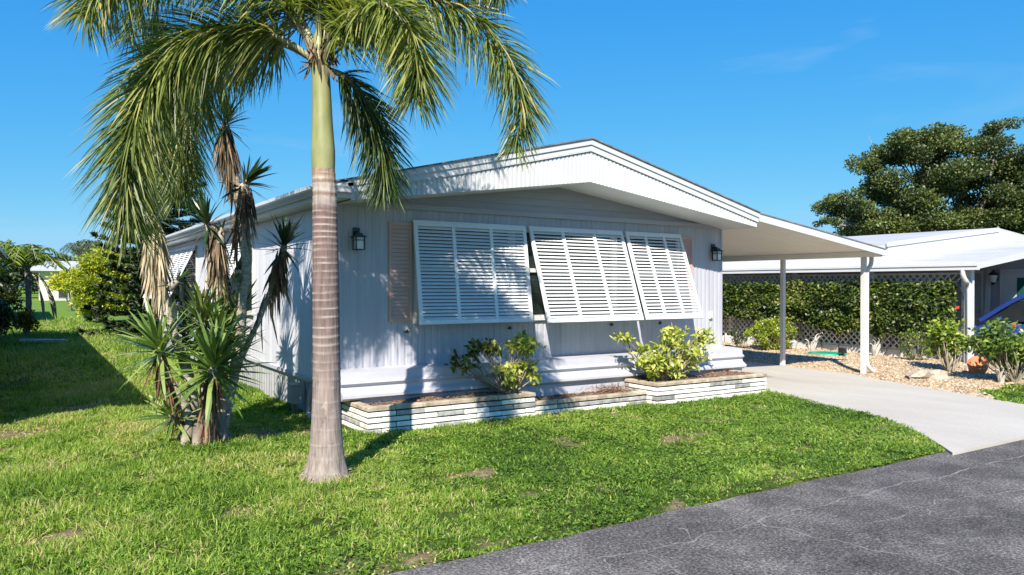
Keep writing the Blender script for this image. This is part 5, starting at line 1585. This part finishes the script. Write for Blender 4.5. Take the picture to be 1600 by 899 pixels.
# main roof, set back
mz = lambda x: 2.86 + (x - 18.3) * .108
b = MB().prism([(18.35, 11.0, mz(18.35)), (24.0, 11.0, mz(24.0)), (24.0, 11.0, mz(24.0) + .07), (18.35, 11.0, mz(18.35) + .06)], (0, 15, 0))
b.prism([(24.0, 11.0, mz(24.0)), (29.0, 11.0, mz(24.0) - .45), (29.0, 11.0, mz(24.0) - .39), (24.0, 11.0, mz(24.0) + .07)], (0, 15, 0))
obj('roof', b, 'nroof', nb)
b = MB().prism([(18.3, 10.96, mz(18.35) - .05), (24.0, 10.96, mz(24.0) - .05), (24.0, 10.96, mz(24.0) + .075), (18.3, 10.96, mz(18.35) + .065)], (0, .035, 0))
obj('rake_trim', b, 'white', nb)
b = MB().prism([(18.352, 10.99, nz(18.352) + .002), (18.40, 10.99, nz(18.4) + .002), (18.40, 10.99, mz(18.4) - .001), (18.352, 10.99, mz(18.352) - .001)], (0, 14.9, 0))
b.prism([(23.702, 10.99, nz(23.7) - .03), (29.0, 10.99, nz(23.8) - .52), (29.0, 10.99, mz(24.0) - .452), (24.0, 10.99, mz(24.0) - .002), (23.702, 10.99, mz(23.7) - .002)], (0, .03, 0))
b.prism([(18.402, 10.99, nz(18.402) + .002), (23.7, 10.99, nz(23.7) + .002), (23.7, 10.99, mz(23.7) - .001), (18.402, 10.99, mz(18.402) - .001)], (0, .03, 0))
obj('upstand', b, 'white', nb)
# house wall inside the carport, door, louvre window
w = MB().box(22.0, 22.12, 8.9, 24.5, 0, 2.8).box(22.12, 28.5, 8.9, 9.0, 0, 2.9).box(18.7, 22.0, 24.3, 24.4, 0, 2.8)
obj('wall', w, 'siding', nb)
d = obj('door', MB().box(21.94, 21.998, 8.98, 9.92, .15, 2.20), 'white', nb, label='white door with a tall dark green pane')
obj('pane', MB().box(21.93, 21.9395, 9.10, 9.58, .9, 2.05), 'teal', d)
obj('handle', MB().tube([(21.938, 9.80, 1.12), (21.88, 9.80, 1.12)], .035, 10).tube([(21.938, 9.80, 1.30), (21.905, 9.80, 1.30)], .03, 10), 'black', d)
obj('door_frame', MB().box(21.93, 21.999, 9.925, 10.0, .1, 2.28).box(21.93, 21.999, 8.9, 9.924, 2.205, 2.28), 'white', nb)
wn = obj('window', MB().box(21.95, 21.999, 10.42, 10.48, .9, 2.25).box(21.95, 21.999, 11.62, 11.68, .9, 2.25).box(21.95, 21.999, 10.481, 11.619, 2.19, 2.25).box(21.95, 21.999, 10.481, 11.619, .9, .96), 'white', nb)
me = MB().obox((0, 0, 0), (0, 1, 0), (.5, 0, .866), (-.866, 0, .5), .565, .034, .003).mesh('slat', 'louver')
for q in range(20):
    obj('slat', me, None, wn, Matrix.Translation((21.96, 11.05, .99 + q * .061)))
obj('storm_panel', MB().prism([(21.75, 10.22, .1), (21.75, 10.34, .1), (21.95, 10.34, 2.3), (21.95, 10.22, 2.3)], (.02, 0, 0)), 'white', nb)
for py in (9.03,):
    obj('post', MB().box(18.30, 18.45, py - .075, py + .075, 0, 2.38), 'white', nb)
obj('downspout', MB().tube([tuple(p) for p in spline([(18.06, 9.02, 2.2), (18.06, 9.02, 2.1), (18.14, 9.02, 1.98), (18.25, 9.0, 1.88), (18.26, 8.98, 1.7), (18.26, 8.97, .1)], 24)], .055, 8), 'white', nb)
lan = thing('wall_lantern', 'dark carriage lantern beside the neighbouring white door', 'lamp', (21.9, 10.1, 2.0))
obj('backplate', MB().box(21.96, 21.998, 10.08, 10.18, 2.0, 2.16), 'black', lan)
obj('frame', MB().tube([(21.85, 10.13, 1.86), (21.85, 10.13, 1.9), (21.85, 10.13, 1.93)], [.02, .04, .05], 8).tube([(21.85, 10.13, 2.12), (21.85, 10.13, 2.16), (21.85, 10.13, 2.24)], [.13, .10, .015], 8).tube([(21.96, 10.13, 2.06), (21.93, 10.13, 2.26), (21.87, 10.13, 2.26), (21.85, 10.13, 2.23)], .014, 6), 'black', lan)
obj('glass', MB().tube([(21.85, 10.13, 1.931), (21.85, 10.13, 2.119)], [.055, .11], 8), 'frosted', lan)

# blue car parked under that carport, nose in
def build_car():
    cx, y0 = 20.62, 5.95
    t = thing('parked_car', 'dark blue car parked nose in under the neighbouring carport', 'car', (cx, y0 + 2.2, 0))
    L, Wd = 4.4, 1.74
    # body: stations along the length (y offset, half width, z bottom, z top)
    sta = [(0.0, .70, .42, .88), (.06, .78, .30, .95), (.5, .84, .24, 1.0), (1.2, .87, .22, 1.0), (2.4, .87, .22, .97), (3.1, .86, .22, .95), (3.7, .83, .24, .86), (4.2, .76, .28, .74), (4.36, .66, .36, .62)]
    V, F = [], []
    ring = [(-1, 0), (-1.0, .45), (-.97, .8), (-.86, .97), (-.4, 1.0), (0, 1.01), (.4, 1.0), (.86, .97), (.97, .8), (1.0, .45), (1, 0), (.8, -.06), (-.8, -.06)]
    k = len(ring)
    for yy, hw, zb, zt in sta:
        for a, b_ in ring:
            V.append((cx + a * hw, y0 + yy, zb + (zt - zb) * b_))
    for i in range(len(sta) - 1):
        for j in range(k):
            F.append((i * k + j, i * k + (j + 1) % k, (i + 1) * k + (j + 1) % k, (i + 1) * k + j))
    F.append(tuple(range(k))[::-1]); F.append(tuple((len(sta) - 1) * k + j for j in range(k)))
    obj('body', MB().add(V, F, True), 'carblue', t)
    # cabin: roof shell on pillars
    cab = [(.55, .60, 1.0), (1.0, .62, 1.44), (1.5, .62, 1.59), (2.2, .62, 1.61), (2.75, .60, 1.52), (3.55, .70, .97)]
    r_ = MB()
    for s in (-1, 1):
        r_.tube([tuple(p) for p in spline([(cx + s * (hw + .06), y0 + yy, zz) for yy, hw, zz in cab], 26)], .062, 8)
        r_.tube([(cx + s * .80, y0 + 2.0, .97), (cx + s * .67, y0 + 2.0, 1.52)], .04, 6)
    V = []
    ss = [(1.0, 1.46), (1.5, 1.61), (2.2, 1.63), (2.75, 1.54)]
    for yy, zz in ss:
        for a in (-.66, -.4, 0, .4, .66):
            V.append((cx + a, y0 + yy, zz + .03 * (1 - (a / .66) ** 2)))
    r_.add(V, [(i * 5 + j, i * 5 + j + 1, i * 5 + 6 + j, i * 5 + 5 + j) for i in range(3) for j in range(4)], True)
    obj('roof', r_, 'carblue', t)
    wsd = MB().add([(cx - .64, y0 + 2.76, 1.46), (cx + .64, y0 + 2.76, 1.46), (cx + .76, y0 + 3.54, .98), (cx - .76, y0 + 3.54, .98)], [(0, 1, 2, 3)])
    obj('windscreen', wsd, 'car_glass', t)
    obj('rear_window', MB().add([(cx - .64, y0 + 1.0, 1.40), (cx + .64, y0 + 1.0, 1.40), (cx + .74, y0 + .57, 1.0), (cx - .74, y0 + .57, 1.0)], [(0, 1, 2, 3)]), 'car_glass', t)
    for s in (-1, 1):
        sw = MB().add([(cx + s * .81, y0 + .65, .98), (cx + s * .81, y0 + 1.96, .98), (cx + s * .67, y0 + 1.96, 1.50), (cx + s * .67, y0 + 1.1, 1.42)], [(0, 1, 2, 3)])
        obj('side_window', sw, 'car_glass', t)
        sw = MB().add([(cx + s * .81, y0 + 2.04, .98), (cx + s * .80, y0 + 3.4, .98), (cx + s * .67, y0 + 2.75, 1.44), (cx + s * .67, y0 + 2.04, 1.52)], [(0, 1, 2, 3)])
        obj('side_window', sw, 'car_glass', t)
        obj('wing_mirror', MB().tube([(cx + s * .84, y0 + 3.05, 1.0), (cx + s * .93, y0 + 3.03, 1.03), (cx + s * 1.03, y0 + 3.02, 1.03)], [.03, .07, .06], 8), 'carblue', t)
        obj('headlight', MB().tube([(cx + s * .56, y0 + 4.22, .64), (cx + s * .56, y0 + 4.34, .62)], [.11, .08], 10), 'frosted', t)
        for wy in (.85, 3.45):
            wh = obj('wheel', MB().tube([(cx + s * .70, y0 + wy, .31), (cx + s * .72, y0 + wy, .31), (cx + s * .87, y0 + wy, .31), (cx + s * .89, y0 + wy, .31)], [.27, .31, .31, .27], 22), 'rubber', t)
            obj('rim', MB().tube([(cx + s * .885, y0 + wy, .31), (cx + s * .90, y0 + wy, .31)], [.2, .18], 16), 'alloy', wh)
build_car()

# ------------------------------------------------------------------ trees
def leaf_crown(name, mat, parent, lobes, n, L, W, tone=(.5, .2), shell=.55, kind='diamond', dirup=.3):
    lob = np.array(lobes, float)          # x, y, z, rx, ry, rz
    vol = (lob[:, 3] * lob[:, 4] * lob[:, 5]) ** .75
    idx = rng.choice(len(lob), n, p=vol / vol.sum())
    q = rand_dirs(n)
    r = rng.random(n) ** shell
    # ragged surface: clumps pushed in and out
    cl = 0.72 + .5 * vnoise(q[:, 0] * 3 + idx * 7.1, q[:, 1] * 3 + q[:, 2] * 4, 1.0)
    P = lob[idx, :3] + q * (r * cl)[:, None] * lob[idx, 3:6]
    D = unit(q * .6 + rng.normal(size=(n, 3)) * .7 + np.array([0, 0, dirup]))
    ct = rng.normal(0, tone[1] * .5, len(lob))
    rnd = np.clip(tone[0] + ct[idx] + rng.normal(0, tone[1], n), 0, 1)
    return leaves(name, mat, parent, P, D, L * rng.uniform(.7, 1.3, n), W * rng.uniform(.7, 1.3, n), kind=kind, rnd=rnd)

OAK = [(35.64, 22.31, 8.34, 0.71, 0.77), (36.75, 21.6, 8.57, 1.13, 0.8), (37.96, 20.82, 9.12, 1.45, 0.8), (39.24, 20.0, 9.25, 1.61, 0.96), (40.81, 19.0, 9.81, 0.9, 0.45), (41.0, 18.87, 9.26, 0.64, 0.32), (36.75, 21.59, 6.55, 1.61, 1.13), (38.4, 20.53, 6.87, 1.93, 1.13), (39.86, 19.6, 7.17, 1.45, 0.96), (41.32, 18.74, 7.78, 1.45, 1.13), (42.16, 18.12, 7.17, 1.29, 1.29), (34.18, 23.24, 6.41, 0.64, 0.45), (34.8, 22.84, 6.31, 0.96, 0.64), (33.75, 23.51, 5.28, 0.39, 0.26), (35.45, 22.42, 5.64, 1.29, 0.8), (35.13, 22.63, 4.84, 0.96, 0.48), (37.02, 21.41, 5.2, 1.77, 0.8), (38.59, 20.41, 5.07, 1.61, 0.64), (40.49, 19.19, 5.37, 1.93, 0.9), (41.89, 18.29, 5.53, 1.61, 1.13), (43.25, 17.43, 6.6, 1.61, 1.61), (44.06, 16.9, 5.31, 1.61, 1.29)]
def build_oak():
    t = thing('live_oak', 'big spreading live oak rising behind the neighbouring white roof', 'tree', (39.6, 19.8, 0))
    tr = MB().tube([tuple(p) for p in spline([(39.6, 19.8, -.1), (39.5, 19.9, 1.2), (39.7, 19.8, 2.6), (39.4, 19.9, 4.0)], 10)], list(np.linspace(.62, .36, 10)), 12)
    obj('trunk', tr, 'bark', t)
    lb = MB()
    lobes = []
    for x, y, z, a, c in OAK:
        z -= .25
        # sub-clumps at and around each mass, spread in depth too
        for q in range(8):
            o = rng.normal(size=3) * np.array([a * .42, a * .5, c * .42])
            o = np.clip(o, -np.array([a, a * 1.2, c]) * .8, np.array([a, a * 1.2, c]) * .8)
            dd = rng.normal() * .8
            lobes.append((x + o[0] + dd * .54, y + o[1] + dd * .84, z + o[2], a * .52, a * .62, c * .56))
        p = spline([(39.5, 19.85, 3.0 + rng.uniform(-.6, .6)), ((39.5 + x) / 2 + rng.normal() * .3, (19.85 + y) / 2 + rng.normal() * .3, 3.4 + (z - 3) * .45), (x, y, z)], 10)
        lb.tube([tuple(v) for v in p], list(np.linspace(.16, .025, 10)), 6)
        for q in range(3):
            e = np.array([x, y, z]) + rng.normal(size=3) * np.array([a, a, c]) * .7
            lb.tube([tuple(v) for v in spline([p[6], (p[6] + e) / 2 + rng.normal(size=3) * .15, e], 6)], list(np.linspace(.05, .012, 6)), 5)
    obj('limb', lb, 'bark', t)
    leaf_crown('crown', 'oak', t, lobes, 190000, .125, .085, tone=(.5, .22), shell=.5)
build_oak()

def pine(label, base, H, R0, seed, n_per=1.0):
    rg = np.random.default_rng(seed)
    t = thing('norfolk_pine', label, 'tree', base)
    bx, by, bz = base
    obj('trunk', MB().tube([(bx, by, bz - .1), (bx + .05, by, bz + H * .5), (bx, by, bz + H)], [.13, .09, .02], 8), 'bark', t)
    br = MB()
    P, D = [], []
    z = .25
    while z < H - .2:
        f = z / H
        R = R0 * (1 - f) ** .8 + .12
        nb_ = 7 if f < .8 else 5
        a0 = rg.uniform(0, 6.28)
        for q in range(nb_):
            a = a0 + q * 2 * math.pi / nb_ + rg.uniform(-.12, .12)
            l = R * rg.uniform(.82, 1.08)
            sag = -.12 * (1 - f)
            pts = np.array([(bx, by, bz + z), (bx + .5 * l * math.cos(a), by + .5 * l * math.sin(a), bz + z + l * sag), (bx + l * math.cos(a), by + l * math.sin(a), bz + z + l * (sag + .14))])
            C = spline(pts, 9)
            br.tube([tuple(c) for c in C], list(np.linspace(.03, .01, 9)), 5)
            # side twigs sweep forward and up along the branch, roped with needles
            m = int(34 * l * n_per)
            s = .12 + .88 * rg.random(m) ** .8
            for k_ in range(m):
                ci = C[int(s[k_] * 8)]
                sg = 1 if k_ % 2 else -1
                aa = a + sg * rg.uniform(.5, 1.0)
                tl = (.16 + .34 * (1 - s[k_]) * min(1, l)) * rg.uniform(.7, 1.1)
                d = np.array([math.cos(aa), math.sin(aa), rg.uniform(.05, .35)])
                for w_ in range(4):
                    P.append(ci + d * tl * (w_ / 4) + rg.normal(size=3) * .012)
                    D.append(d + rg.normal(size=3) * .35 + np.array([0, 0, .15]))
        z += .36 * (1.05 - .4 * f)
    obj('branch', br, 'bark', t)
    P, D = np.array(P), np.array(D)
    n = len(P)
    leaves('needle_spray', 'pine', t, P, D, rg.uniform(.11, .2, n), rg.uniform(.05, .075, n), kind='diamond', rnd=np.clip(rg.normal(.4, .25, n), 0, 1))
pine('tall dark Norfolk pine with tiered branches behind the yuccas', (3.95, 29.8, 0), 11.5, 2.5, 3, 2.0)

# golden shrub
lob = []
for q in range(80):
    d = rand_dirs(1)[0] * rng.random() ** .4
    lob.append((2.95 + d[0] * 1.25, 40.2 + d[1] * 1.3, 1.8 + d[2] * 1.65, .45, .45, .36))
t = thing('golden_shrub', 'large yellow green shrub left of the Norfolk pine', 'shrub', (2.75, 40.2, 0))
obj('stem', MB().tube([(2.75, 40.2, -.1), (2.7, 40.2, 1.4)], [.1, .05], 7).tube([(2.8, 40.2, .3), (3.4, 40.1, 2.2)], [.06, .03], 6).tube([(2.7, 40.2, .3), (2.0, 40.1, 2.0)], [.06, .03], 6), 'stem', t)
leaf_crown('leaf', 'schef', t, lob, 20000, .17, .075, tone=(.55, .22))

# yellow and rusty shrubs further back, each on its own
def bush(name, label, c, r, mat, n, L, W, tone=(.5, .2), group=None):
    t = thing(name, label, 'shrub', (c[0], c[1], 0), group)
    st = MB()
    for q in range(5):
        e = np.array(c) + rng.normal(size=3) * np.array(r) * .5
        st.tube([(c[0], c[1], -.05), tuple((np.array([c[0], c[1], 0]) + e) / 2 + rng.normal(size=3) * .08), tuple(e)], [.05, .03, .015], 5)
    obj('stem', st, 'stem', t)
    lob = []
    for q in range(16):
        d = rand_dirs(1)[0] * rng.random() ** .4
        lob.append((c[0] + d[0] * r[0] * .7, c[1] + d[1] * r[1] * .7, c[2] + d[2] * r[2] * .7, r[0] * .42, r[1] * .42, r[2] * .38))
    leaf_crown('leaf', mat, t, lob, n, L, W, tone=tone)
bush('yellow_shrub', 'yellow leaved shrub in front of the far white house', (2.55, 60, 1.9), (1.5, 1.2, .95), 'schef', 2600, .26, .12, tone=(.8, .2))
bush('croton_shrub', 'orange and green croton at the far left lawn edge', (-.05, 29.3, .6), (.42, .5, .42), 'croton_red', 900, .15, .06, tone=(.55, .25), group='crotons along the left bed')
bush('croton_shrub', 'dark croton in the shade behind the white plank', (-.75, 28.6, .75), (.5, .7, .7), 'croton_dark', 1300, .15, .06, tone=(.3, .2), group='crotons along the left bed')
bush('croton_shrub', 'tall dark bush against the shade-toned house at the left', (-.85, 31.2, 1.2), (.75, .9, 1.15), 'croton_dark', 1800, .18, .07, tone=(.3, .2), group='crotons along the left bed')

# small palm at the left
def fan_palm(label, base, H, nf, Lf, seed, mat='shrub', dead=True, trunk_r=.085):
    rg = np.random.default_rng(seed)
    t = thing('small_palm', label, 'palm tree', base)
    bx, by, bz = base
    obj('trunk', MB().tube([tuple(p) for p in spline([(bx, by, bz - .1), (bx + .06, by, bz + H * .5), (bx + .02, by, bz + H)], 14)], [trunk_r * (1 + .12 * (i % 2)) for i in range(14)], 9), 'bark', t)
    for q in range(nf):
        a = q * 2.4 + rg.uniform(-.2, .2)
        up_ = rg.uniform(.35, 1.25)
        C = spline([(bx, by, bz + H), (bx + .45 * Lf * math.cos(a), by + .45 * Lf * math.sin(a), bz + H + up_ * Lf * .6), (bx + Lf * math.cos(a), by + Lf * math.sin(a), bz + H + (up_ * .5 - .3) * Lf)], 16)
        fo = obj('frond', MB().tube([tuple(c) for c in C], list(np.linspace(.02, .006, 16)), 5), 'petiole', t)
        m = 90
        s = rg.uniform(.15, 1, m)
        i = np.minimum((s * 15).astype(int), 14)
        T = unit(C[i + 1] - C[i])
        A = unit(np.cross(T, [0, 0, 1.0]))
        sg = np.where(np.arange(m) % 2, 1, -1)[:, None]
        D = unit(A * sg + T * .6 + np.array([0, 0, -.12]) + rg.normal(size=(m, 3)) * .1)
        leaves('leaflet', mat, fo, C[i], D, .42 * Lf * rg.uniform(.7, 1.1, m) * (1.15 - .6 * s), .035, kind='lance', droop=.25, rnd=np.clip(rg.normal(.35, .2, m), 0, 1))
    if dead:
        for q in range(3):
            a = -.7 + q * .55
            l = .62 + .14 * q
            C = spline([(bx, by, bz + H), (bx + .5 * l * math.cos(a), by + .5 * l * math.sin(a), bz + H - .2), (bx + .9 * l * math.cos(a), by + .9 * l * math.sin(a), bz + H - .9), (bx + 1.05 * l * math.cos(a), by + 1.05 * l * math.sin(a), bz + H - 1.6)], 12)
            obj('dead_frond', MB().tube([tuple(c) for c in C], [.02] * 6 + [.035, .05, .05, .045, .03, .01], 6), 'petiole', t)
fan_palm('small palm with bright arching fronds and drooping dead ones at the left lawn edge', (-.02, 29.9, 0), 2.25, 16, 1.25, 5)
for i, (x, y, hh, lf) in enumerate(((6.1, 118.0, 6.0, 2.6),)):
    fan_palm('distant palm among the far trees', (x, y, 0), hh, 16, lf, 20 + i, mat='far', dead=False, trunk_r=.2)

# white plank lying on the grass
o = obj('plank', MB().obox((.42, 27.0, .10), Vector((.92, -.38, -.02)).normalized(), Vector((.38, .92, 0)).normalized(), (0, 0, 1), .62, .14, .04), 'white')
tag(o, 'white painted plank lying on the grass at the left lawn edge', 'plank')

# ------------------------------------------------------------------ homes on the left and far behind
def simple_home(label, x0, x1, y0, y1, zw, rise, eave, wall, roof, ridge='y', windows=(), group=None):
    t = thing('neighbour_home', label, 'house', ((x0 + x1) / 2, y0, 0), group)
    obj('wall', MB().box(x0, x1, y0, y1, -.1, zw), wall, t)
    r_ = MB()
    e = eave
    if ridge == 'y':
        xm = (x0 + x1) / 2
        zr_ = zw + rise
        for xe in (x0 - e, x1 + e):
            r_.prism([(xm, y0 - e, zr_), (xe, y0 - e, zw + .02), (xe, y0 - e, zw + .14), (xm, y0 - e, zr_ + .12)], (0, y1 - y0 + 2 * e, 0))
        r_.prism([(x0, y0 - .01, zw + .001), (x1, y0 - .01, zw + .001), (xm, y0 - .01, zr_ - .01)], (0, .1, 0))
    else:
        ym = (y0 + y1) / 2
        zr_ = zw + rise
        for ye in (y0 - e, y1 + e):
            r_.prism([(x0 - e, ym, zr_), (x0 - e, ye, zw + .02), (x0 - e, ye, zw + .14), (x0 - e, ym, zr_ + .12)], (x1 - x0 + 2 * e, 0, 0))
        r_.prism([(x0 + .01, y0, zw + .001), (x0 + .01, y1, zw + .001), (x0 + .01, ym, zr_ - .01)], (.1, 0, 0))
        r_.prism([(x1 - .11, y0, zw + .001), (x1 - .11, y1, zw + .001), (x1 - .11, ym, zr_ - .01)], (.1, 0, 0))
    obj('roof', r_, roof, t)
    for (face, a, b_, z0, z1) in windows:
        if face == 'front':
            f = obj('window', MB().box(a - .06, b_ + .06, y0 - .05, y0 - .001, z0 - .06, z1 + .06), 'white', t)
            obj('pane', MB().box(a, b_, y0 - .065, y0 - .051, z0, z1), 'dark', f)
        else:
            f = obj('window', MB().box(x1 + .001, x1 + .05, a - .06, b_ + .06, z0 - .06, z1 + .06), 'white', t)
            obj('pane', MB().box(x1 + .051, x1 + .065, a, b_, z0, z1), 'dark', f)
    return t
simple_home('neighbouring home with shade-toned brown walls at the left edge that shades the lawn', -7.7, -1.17, 10.4, 28.6, 2.60, .8, .62, 'shade_wall', 'nroof', 'y',
            [('side', 12.2, 13.6, 1.1, 2.1), ('side', 16.5, 18.0, 1.1, 2.1), ('side', 24.4, 26.0, 1.1, 2.1), ('front', -5.6, -4.0, 1.1, 2.2)])
simple_home('second home with shade-toned brown walls further back at the left lawn edge', -8.2, -1.7, 40.5, 56, 2.7, .8, .7, 'shade_wall', 'nroof', 'y', [('side', 44, 46, 1.1, 2.1), ('front', -3.6, -2.3, 1.0, 2.0)])
simple_home('white far house across the lawn with a shallow white roof', 1.2, 7.6, 100, 110, 3.3, 1.2, .9, 'nwall', 'nroof', 'x', [('front', 3.0, 3.9, 0.3, 2.5), ('front', 5.6, 8.2, .9, 2.4)])
simple_home('pale far house half hidden behind the small palm', -14, -4.0, 96, 106, 3.2, 1.2, .9, 'nwall', 'nroof', 'x', [('front', -9, -7.5, .9, 2.3)])

def far_tree(label, x, y, H, R, n, seed, mat='far'):
    t = thing('far_tree', label, 'tree', (x, y, 0), 'trees along the horizon')
    obj('trunk', MB().tube([(x, y, -.1), (x + .2, y, H * .35), (x, y, H * .6)], [.4, .3, .15], 7), 'bark', t)
    lob = []
    for q in range(30):
        d = rand_dirs(1)[0] * rng.random() ** .4
        lob.append((x + d[0] * R * .85, y + d[1] * R * .6, H * .6 + d[2] * H * .36, R * .34, R * .34, H * .16))
    leaf_crown('crown', mat, t, lob, int(n * 1.6), .6, .42, tone=(.5, .22))
def build_woods():
    n = 26000
    x = rng.uniform(-60, 190, n); y = rng.uniform(172, 196, n)
    hh = 4.2 + 2.6 * vnoise(x, y * 0, .09) + 1.2 * vnoise(x, y * 0 + 3, .33)
    z = hh * rng.random(n) ** .6
    P = np.stack([x, y, z], -1)
    V, F, R = leaf_arrays(P, rand_dirs(n), rng.uniform(.9, 1.7, n), rng.uniform(.7, 1.1, n), kind='diamond', rnd=np.clip(rng.normal(.45, .2, n), 0, 1))
    obj('far_woods', arr_mesh('far_woods', V, F, 'far', {'rnd': R}), kind='stuff')
build_woods()
far_tree('broad pale green tree behind the far white house', 10.5, 140, 8.6, 6.5, 6500, 1)
far_tree('lower rounded tree right of the broad one on the horizon', 19.5, 150, 7.6, 6.0, 5000, 2)
far_tree('grey green tree at the left end of the horizon', -3.2, 118, 7.4, 4.6, 4500, 3)
far_tree('low tree between the left palm and the far white house', 3.2, 150, 6.6, 4.5, 4000, 4)
far_tree('dark tree far left beyond the small palm', -9.5, 112, 8.2, 5.0, 4500, 5)
far_tree('tree partly hidden by the Norfolk pine', 27, 140, 8.0, 6.5, 5000, 6)
